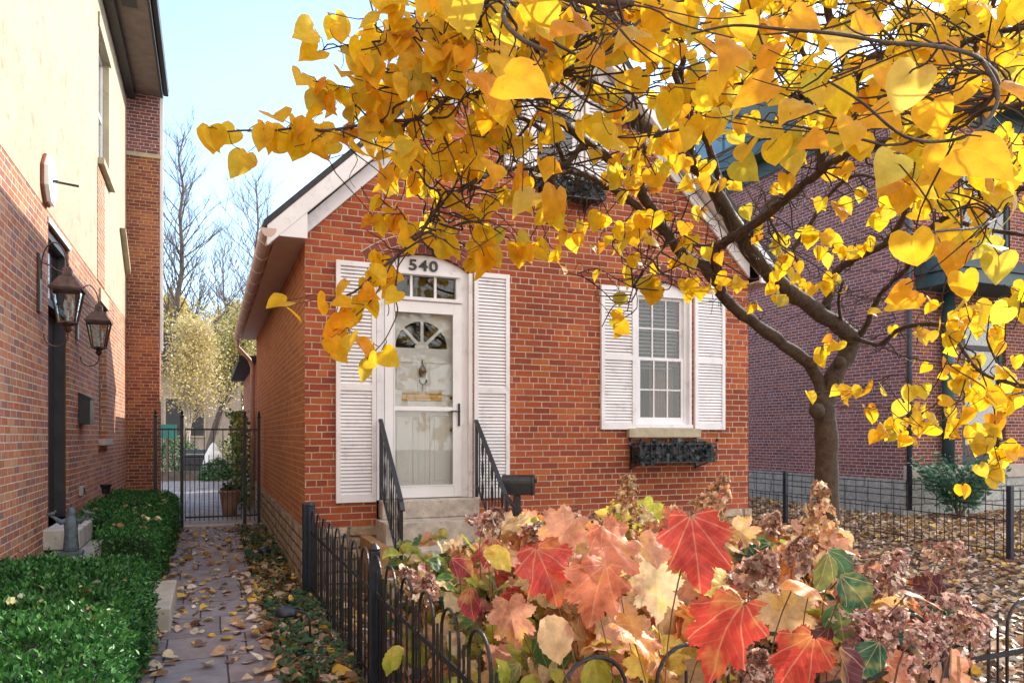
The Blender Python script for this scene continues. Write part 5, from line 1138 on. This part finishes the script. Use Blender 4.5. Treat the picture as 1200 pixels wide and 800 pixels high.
shrub('yellow-green hydrangea with wine-red leaves beside the entrance steps', reg(1.0, 1.75, 2.3, 4.8, .62, .88), 620, ['olive', 'lime', 'green', 'tan', 'wine', 'pink', 'cream'], [4, 4, 3, 3, 1, 2, 2], [T_R, T_R, O1], (.09, .15), 18,
      [(552, 705, 36, 'wine', T_R, .1), (582, 652, 36, 'yellow', T_R, .9), (575, 645, 34, 'wine', T_R, -.3), (580, 685, 32, 'dkgreen', T_R, .4), (512, 661, 26, 'green', T_R, .8), (540, 662, 30, 'wine', T_R, .9), (635, 760, 36, 'green', T_R, .1), (665, 775, 34, 'green', T_R, -.5), (605, 775, 34, 'olive', T_R, .4), (460, 770, 34, 'lime', T_R, -.6), (485, 745, 28, 'olive', T_R, .5), (490, 765, 28, 'lime', T_R, .2), (700, 790, 40, 'lime', T_R, .2), (590, 630, 28, 'purple', O1, .1), (555, 745, 30, 'olive', T_R, .1)],
      [(575, 612, 3.9, .16, .11, 160, MAU, (.6, 0, .6), .024), (625, 625, 4.2, .14, .10, 100, MAU, (.6, 0, .6), .022), (480, 680, 3.9, .14, .10, 120, MAU, (-.4, 0, .7), .022), (500, 690, 3.5, .14, .09, 120, MAU, (.2, 0, .7), .020)])
shrub('copper-toned hydrangea low against the cottage wall at the back of the bed', reg(2.3, 4.4, 4.2, 5.4, .85, .72), 520, ['orange', 'tan', 'pink', 'olive', 'wine', 'cream'], [3, 4, 3, 2, 1, 2], [O1, O2], (.12, .19), 16, [],
      [(668, 610, 5.0, .16, .13, 130, MAU, (.7, 0, .5), .026), (700, 612, 5.2, .16, .12, 110, MAU, (-.4, 0, .7), .026), (905, 612, 4.6, .14, .10, 100, MAU, (.4, 0, .6), .024)])

# evergreen shrub by neighbour porch
es = thing('evergreen_shrub', (12.3, 9.3, 0), 'feathery blue-green shrub below the neighbouring glass door', 'shrub')
n = 2600; k = rng.uniform(0, 1, n); ang = rng.uniform(0, 2*math.pi, n); rr = (.25+.75*k)*np.sqrt(rng.uniform(0, 1, n)); p = np.stack([12.35+rr*np.cos(ang)*1.15, 9.2+rr*np.sin(ang)*.45, .3+.65*k+rng.normal(0, .10, n)], 1)
leaves('foliage', [(T_D, p, np.stack([np.cos(ang), np.sin(ang)*.5, rng.uniform(-.2, .8, n)], 1), unit(n)+[0, 0, 1], rng.uniform(.05, .13, n), pick([(.08, .20, .14), (.12, .28, .18), (.18, .34, .18), (.05, .13, .09)], n))], M['box'], es)
mb = MB()
for i in range(8): a = i*.8; mb.tube([(12.35, 9.2, 0), (12.35+.2*math.cos(a), 9.2+.15*math.sin(a), .45), (12.35+.5*math.cos(a), 9.2+.3*math.sin(a), .9)], [.02, .014, .006], 5)
mb.build('stems', M['greyb'], es)

# ================================================================== GROUND COVER + LITTER
def litter(name, label, P_, sizes, pal, wts=None, T=(T_S, T_H2), lift=.012):
    n = len(P_); tip = np.stack([rng.normal(0, 1, n), rng.normal(0, 1, n), rng.normal(0, .18, n)], 1); nr = np.stack([rng.normal(0, .3, n), rng.normal(0, .3, n), np.ones(n)], 1); c = pick(pal, n, wts, .2); h = n//2
    P_ = P_.copy(); P_[:, 2] += lift+np.abs(rng.normal(0, .006, n))
    o = leaves(name, [(T[0], P_[:h], tip[:h], nr[:h], sizes[:h], c[:h]), (T[1], P_[h:], tip[h:], nr[h:], sizes[h:], c[h:])], M['litter'])
    tag(o, label, 'leaves', None, 'stuff'); return o
LP_ = [(.42, .25, .13), (.55, .36, .20), (.62, .47, .32), (.32, .17, .09), (.70, .44, .06), (.68, .56, .46), (.22, .12, .08)]
def U(x0, x1, y0, y1, n, z=0): return np.stack([rng.uniform(x0, x1, n), rng.uniform(y0, y1, n), np.full(n, float(z))], 1)
def edge(x0, x1, y0, y1, n, pw, z=0.): k = rng.uniform(0, 1, n)**pw; return np.stack([x0+(x1-x0)*k, rng.uniform(y0, y1, n), np.full(n, z)], 1)
pp = np.concatenate([edge(.50, -.40, 1.5, 13, 420, 2.6), U(-.40, .42, 1.5, 13, 130), edge(-.42, .1, 1.5, 13, 150, 3), U(.3, .55, 1.2, 8.5, 190)])
litter('path_leaf_litter', 'dry fallen leaves scattered on the slate path', pp, rng.uniform(.045, .10, len(pp)), LP_, [3, 3, 3, 2, 2.2, 2, 1])
pp = np.concatenate([U(.42, .86, 1.2, 13, 900), U(.45, .86, 1.5, 5.5, 160)]); litter('bed_leaf_litter', 'brown fallen leaves in the narrow bed between path and fence', pp, rng.uniform(.05, .11, len(pp)), LP_, [3, 3, 2, 3, 2, 1, 2], lift=.03)
pp = np.concatenate([U(3.0, 12.0, 2.3, 10.0, 17000), U(9, 16, 3.0, 10.0, 4000), U(2.5, 6, 4.8, 7.4, 1300), U(6.3, 12, 10, 16, 3000), U(.95, 3, 2.1, 7, 1500)]); litter('yard_leaf_litter', 'thick brown leaf litter covering the yards to the right', pp, rng.uniform(.05, .10, len(pp)), LP_, [3, 3, 2.5, 3, 1.2, 1.5, 2])
pp = U(-1.35, -.45, 1.4, 6.0, 46, .61); pp = np.concatenate([pp, U(-1.3, -.5, 9.4, 12.6, 36, .61), U(-.9, -.5, 7.6, 9.3, 14, .61)]); litter('hedge_top_leaves', 'a few pale fallen leaves lying on the hedges', pp, rng.uniform(.035, .075, len(pp)), [(.60, .60, .25), (.62, .50, .25), (.40, .20, .10), (.66, .66, .45)], lift=.02)
# ivy ground cover
n = 5200; p = U(.42, .86, 1.6, 12.5, n); hgt = .05+.07*np.abs(np.sin(p[:, 1]*2.2)+.4*np.sin(p[:, 0]*19)); p[:, 2] = rng.uniform(.015, 1, n)*hgt; keep = (np.sin(p[:, 1]*1.3+.6)+rng.normal(0, .5, n)) > -.55; p = p[keep]; n = len(p)
o = leaves('ivy_ground_cover', [(T_R, p, np.stack([rng.normal(0, 1, n), rng.normal(-.3, 1, n), rng.normal(-.1, .3, n)], 1), unit(n)*.5+[0, -.2, 1], rng.uniform(.03, .055, n), pick([(.03, .10, .03), (.02, .06, .02), (.06, .16, .05), (.05, .09, .04)], n))], M['leafG'])
tag(o, 'low green ivy covering the bed between the path and the fence', 'ground cover', None, 'stuff')
# path lights (dark domes on bent stems) and stones
def pathlight(x, y, h, label):
    t = thing('path_light', (x, y, 0), label, 'garden light', 'low path lights in the ivy bed')
    mb = MB(); mb.tube(catmull([Vector((x+.16, y-.06, 0)), Vector((x+.15, y-.06, h*.8)), Vector((x+.09, y-.03, h)), Vector((x, y, h))], 5), .008, 6); mb.build('stem', M['iron'], t)
    mb = MB(); mb.lathe([(.075, -.02), (.078, 0), (.06, .03), (.03, .045), (.006, .05)], (x, y, h-.01), 14); mb.build('hood', M['ironblue'], t, smooth=True)
q = P(335, 713, 5.2); pathlight(q.x, q.y, .27, 'dark domed path light nearest the viewer on a bent stem')
q = P(318, 655, 9.0); pathlight(.62, q.y, .12, 'low dark domed path light near the cottage corner')
def rock(x, y, s, label):
    bm = bmesh.new(); bmesh.ops.create_icosphere(bm, subdivisions=3, radius=1)
    for v in bm.verts: v.co = Vector((v.co.x*s*(1+.15*math.sin(v.co.y*4+x*9)), v.co.y*s*.8, v.co.z*s*.55))*(1+.06*math.sin(v.co.x*7+v.co.z*5))
    me = bpy.data.meshes.new('rock'); bm.to_mesh(me); bm.free(); me.materials.append(M['greyb']); me.polygons.foreach_set('use_smooth', [True]*len(me.polygons)); o = bpy.data.objects.new('rock', me); COL.objects.link(o); o.location = (x, y, s*.3); tag(o, label, 'rock')
rock(.66, 9.6, .13, 'dark round stone at the foot of the cottage side wall'); rock(.70, 12.1, .16, 'larger dark stone beside the gate post')

# ================================================================== BEHIND THE GATE
# raised bed
mb = MB(); mb.box(-3, 3, 26.8, 27.0, 0, .32); o = mb.build('bed_wall', M['greyb']); tag(o, 'low dark edging wall of the far planting bed', 'wall')
# plant pot
pt = thing('plant_pot', (.36, 15, 0), 'pinkish clay pot on the patio beyond the gate', 'pot'); mb = MB(); mb.lathe([(.12, 0), (.15, .2), (.175, .40), (.19, .41), (.19, .46), (.165, .46), (.16, .42)], (.36, 15, .01), 18); mb.build('pot', M['terra'], pt, smooth=True)
n = 160; leaves('foliage', [(T_R, np.stack([.36+rng.normal(0, .08, n), 15+rng.normal(0, .08, n), .46+np.abs(rng.normal(0, .06, n))], 1), unit(n)+[0, 0, .5], unit(n)+[0, 0, 1], rng.uniform(.04, .08, n), pick([(.04, .09, .04), (.10, .10, .05)], n))], M['leafG'], pt)
# wooden fence on the right beyond the gate
wfc = thing('wooden_fence', (1.0, 24, 0), 'tall cedar board fence running behind the passage gate', 'fence')
mb = MB()
for i in range(34): y = 22.2+i*.19; mb.box(.95, .975, y, y+.17, .05, 2.15+.05*math.sin(i)); 
mb.build('boards', M['wood'], wfc)
mb = MB(); mb.box(.976, 1.03, 22.2, 28.7, .5, .6); mb.box(.976, 1.03, 22.2, 28.7, 1.7, 1.8); mb.box(.90, 1.06, 22.15, 28.7, 2.2, 2.26); mb.build('rails', M['wood'], wfc)
mb = MB(); mb.box(-3.6, .95, 29.5, 29.53, 0, 1.9); 
# vine on the gate side
vn = thing('climbing_vine', (.62, 16, 0), 'yellow-green vine climbing the wall right of the gate', 'vine')
n = 1500; zz = rng.uniform(.05, 2.0, n); p = np.stack([.66+rng.normal(0, .09, n)-.05*zz, 16.5+rng.normal(0, .7, n), zz], 1); leaves('foliage', [(T_R, p, unit(n)+[0, 0, -.6], unit(n)+[-.4, -.8, .3], rng.uniform(.05, .09, n), pick([(.10, .18, .04), (.22, .26, .06), (.35, .32, .08), (.05, .11, .03)], n))], M['leafG'], vn)
mb = MB()
for i in range(6): mb.tube([(.70, 16+i*.2, 0), (.68, 16+i*.2+.1, 1), (.64, 16+i*.2, 2)], .012, 5)
mb.build('stems', M['greyb'], vn)
# covered grill, closed umbrella / white tarp, teal sign
gr = thing('barbecue_grill', (-.75, 26.3, 0), 'dark covered barbecue grill beyond the gate', 'grill')
c = P(228, 540, 25.5); mb = MB(); mb.box(c.x-.45, c.x+.55, c.y-.3, c.y+.3, .08, .75); mb.build('cabinet', M['darktrim'], gr, bevel=.03)
mb = MB(); mb.prism([(-.28, 0), (.28, 0), (.26, .14), (.15, .25), (-.15, .25), (-.26, .14)], c.x-.35, c.x+.45, lambda u, v, w: (w, c.y+u, .76+v)); mb.build('lid', M['iron'], gr, bevel=.02)
mb = MB(); mb.bar((c.x-.3, c.y-.33, .86), (c.x+.4, c.y-.33, .86), .03); mb.build('handle', M['blind'], gr)
um = thing('covered_lawn_chair', (-.3, 26, 0), 'white draped garden cover standing beside a low green bush', 'cover')
c = P(250, 530, 25.2); mb = MB(); mb.lathe([(.42, 0), (.38, .45), (.28, .85), (.12, 1.15), (.03, 1.25), (.01, 1.26)], (c.x, c.y, 0), 9, 1, .7); mb.build('cloth', M['whitep'], um)
def bush(name, c, rx, ry, h, n, pal, label, size=.08):
    t = thing(name, (c[0], c[1], 0), label, 'shrub'); u = unit(n); r = rng.uniform(.55, 1, n)**.5; p = np.stack([c[0]+u[:, 0]*r*rx, c[1]+u[:, 1]*r*ry, np.abs(u[:, 2])*r*h+.05], 1); p += rng.normal(0, .04, (n, 3))
    leaves('foliage', [(T_S, p, unit(n), u+[0, 0, .5], rng.uniform(size*.6, size*1.3, n), pick(pal, n))], M['leafG'], t)
    mb = MB()
    for i in range(7): a = i*.9; mb.tube([(c[0], c[1], 0), (c[0]+rx*.3*math.cos(a), c[1]+ry*.3*math.sin(a), h*.5), (c[0]+rx*.6*math.cos(a), c[1]+ry*.6*math.sin(a), h*.85)], [.03, .02, .008], 5)
    mb.build('stems', M['greyb'], t)
GRN = [(.04, .13, .05), (.06, .18, .06), (.10, .20, .06), (.03, .08, .04)]; YEL = [(.42, .40, .10), (.52, .46, .14), (.35, .36, .12), (.55, .50, .28)]
c = P(255, 542, 24.6); bush('low_bush', (c.x, c.y), .6, .4, .7, 1200, GRN, 'low bright green bush in front of the white cover')
c = P(205, 532, 27.2); bush('low_bush', (c.x, c.y), 1.1, .7, 1.5, 2200, GRN, 'rounded green bush left of the grill beyond the gate')
c = P(275, 525, 27.5); bush('low_bush', (c.x, c.y), .9, .6, 1.5, 1300, GRN+YEL, 'yellow-green bush before the cedar fence')
sg = thing('teal_sign', (0, 0, 0), 'small teal board beyond the gate at the far left', 'board'); c = P(196, 506, 24.0); sg.location = (c.x, c.y, 0)
mb = MB(); mb.box(c.x-.28, c.x+.28, c.y, c.y+.04, c.z-.2, c.z+.25); mb.build('board', M['tealp'], sg); mb = MB(); mb.box(c.x-.03, c.x+.03, c.y+.041, c.y+.09, 0, c.z+.2); mb.build('post', M['greyb'], sg)
# house far behind
fh = thing('far_house', (-3, 40, 0), 'tan sided house partly hidden behind the backyard trees', 'house')
mb = MB(); mb.box(-11, 1.5, 40, 48, 0, 4.6); mb.build('wall', M['tanw'], fh)
mb = MB(); mb.prism([(-11.5, 4.6), (2.0, 4.6), (-4.7, 7.8)], 39.6, 48.4, lambda u, v, w: (u, w, v)); mb.build('roof', M['shingle'], fh)
for xx in (-3.4, -1.6, -.6):
    mb = MB(); mb.box(xx-.45, xx+.45, 39.93, 39.995, 1.4, 3.4); w = mb.build('window', M['sill'], fh); mb = MB(); mb.box(xx-.35, xx+.35, 39.90, 39.925, 1.5, 3.3); mb.build('pane', M['darktrim'], w)

# bare background trees
def bare(base, H, label, seed, spread=.45, bark='greyb', leafn=0, leafpal=None, multi=1, lean=(0, 0), r0=.16, name='bare_tree', lo=.18, dens=1.0, lz=(0, 1), group='bare trees beyond the passage', lsz=.12):
    rs = random.Random(seed); t = thing(name, (base[0], base[1], 0), label, 'tree', group); mb = MB(); tips = []
    def grow(p, d, L_, r, lvl):
        n_ = 5; pts = [p]; 
        for i in range(n_):
            d = (d+Vector((rs.gauss(0, .09), rs.gauss(0, .09), rs.gauss(.06, .05)))).normalized(); pts.append(pts[-1]+d*(L_/n_))
        mb.tube(pts, [r*(1-.7*i/n_) for i in range(n_+1)], 5 if lvl < 2 else 3, cap=False)
        tips.append(pts[-1]); tips.append(pts[3])
        if lvl < 3:
            k = int((4 if lvl == 1 else 3)*dens+.5) if lvl else 0
            for i in range(k):
                q = pts[rs.randint(1, n_)]; a = rs.uniform(0, 2*math.pi); o = Vector((math.cos(a), math.sin(a), rs.uniform(.1, .6))); grow(q, (d*1.0+o*.75).normalized(), L_*rs.uniform(.4, .65), r*.5, lvl+1)
    for m in range(multi):
        a = rs.uniform(0, 6.28); off = Vector((math.cos(a), math.sin(a), 0))*(.25 if multi > 1 else 0); sp_ = (.35 if multi > 1 else 0)
        top = Vector((base[0]+lean[0]+off.x*H*sp_*1.2, base[1]+lean[1]+off.y*H*sp_, H)); b = Vector((base[0]+off.x*.2, base[1]+off.y*.2, -.05)); pts = [b.lerp(top, i/12)+Vector((rs.gauss(0, .006*H), rs.gauss(0, .006*H), 0))*(1 if i else 0) for i in range(13)]
        mb.tube(pts, [r0*(1-.88*i/12) for i in range(13)], 7)
        nb_ = int(34*dens/multi**.5)
        for i in range(nb_):
            k = lo+(1-lo)*i/nb_; j = min(11, int(k*12)); q = pts[j].lerp(pts[j+1], k*12-j); a = i*2.4+rs.uniform(-.4, .4)
            grow(q, Vector((math.cos(a)*.75, math.sin(a)*.75, .75)).normalized(), H*spread*(1-k*.78)*rs.uniform(.7, 1.1), r0*.3*(1-k*.7), 1)
    mb.build('trunk', M[bark], t)
    if leafn:
        T_ = [q for q in tips if lz[0]*H <= q.z <= lz[1]*H]; idx = rng.integers(0, len(T_), leafn); p = np.array([tuple(q) for q in T_])[idx]+rng.normal(0, .28, (leafn, 3))
        leaves('foliage', [(T_S, p, unit(leafn), unit(leafn), rng.uniform(lsz*.6, lsz*1.3, leafn), pick(leafpal, leafn))], M['litter'], t)
PALE = [(.66, .62, .30), (.70, .64, .20), (.66, .60, .40), (.55, .55, .18)]
c = P(211, 520, 38); bare((c.x, c.y), 17.0, 'tall straight bare tree rising behind the passage', 3, .30, leafn=2600, leafpal=PALE, lz=(.05, .45), r0=.24, dens=1.6)
c = P(300, 520, 42); bare((c.x, c.y), 16.0, 'spreading bare tree just left of the cottage gutter', 11, .38, leafn=2000, leafpal=PALE, lz=(.05, .5), r0=.20, dens=1.6)
c = P(262, 520, 46); bare((c.x, c.y), 13.5, 'smaller bare tree between the two taller ones', 21, .36, leafn=2600, leafpal=PALE, r0=.16, lz=(.05, .6), dens=1.5)
c = P(215, 545, 29.0); bare((c.x, c.y), 5.6, 'pale multi-stemmed tree with cream leaves behind the gate', 31, .35, 'paleb', 9000, [(.70, .56, .30), (.72, .62, .36), (.66, .58, .16), (.58, .46, .24)], 6, r0=.07, name='multi_stem_tree', group=None, lo=.35, lz=(.35, 2), lsz=.09)
c = P(238, 545, 31); bare((c.x, c.y), 6.5, 'leaning grey trunk with golden leaves behind the cedar fence', 41, .35, 'greyb', 6000, YEL+[(.6, .5, .2)], 1, (1.9, 0), .22, 'leaning_tree', lo=.4, lz=(.3, 2), group=None, lsz=.10)
c = P(205, 520, 60); bare((c.x, c.y), 12.5, 'golden-leaved tree in the far background on the left', 51, .36, 'greyb', 16000, [(.78, .62, .12), (.80, .68, .30), (.66, .54, .12)], 1, r0=.2, name='golden_tree', group=None, lsz=.2)
c = P(282, 520, 58); bare((c.x, c.y), 11.5, 'pale golden tree in the far background on the right', 61, .38, 'greyb', 16000, [(.80, .66, .25), (.76, .62, .34), (.66, .55, .15)], 1, r0=.2, name='golden_tree', group=None, lsz=.2)
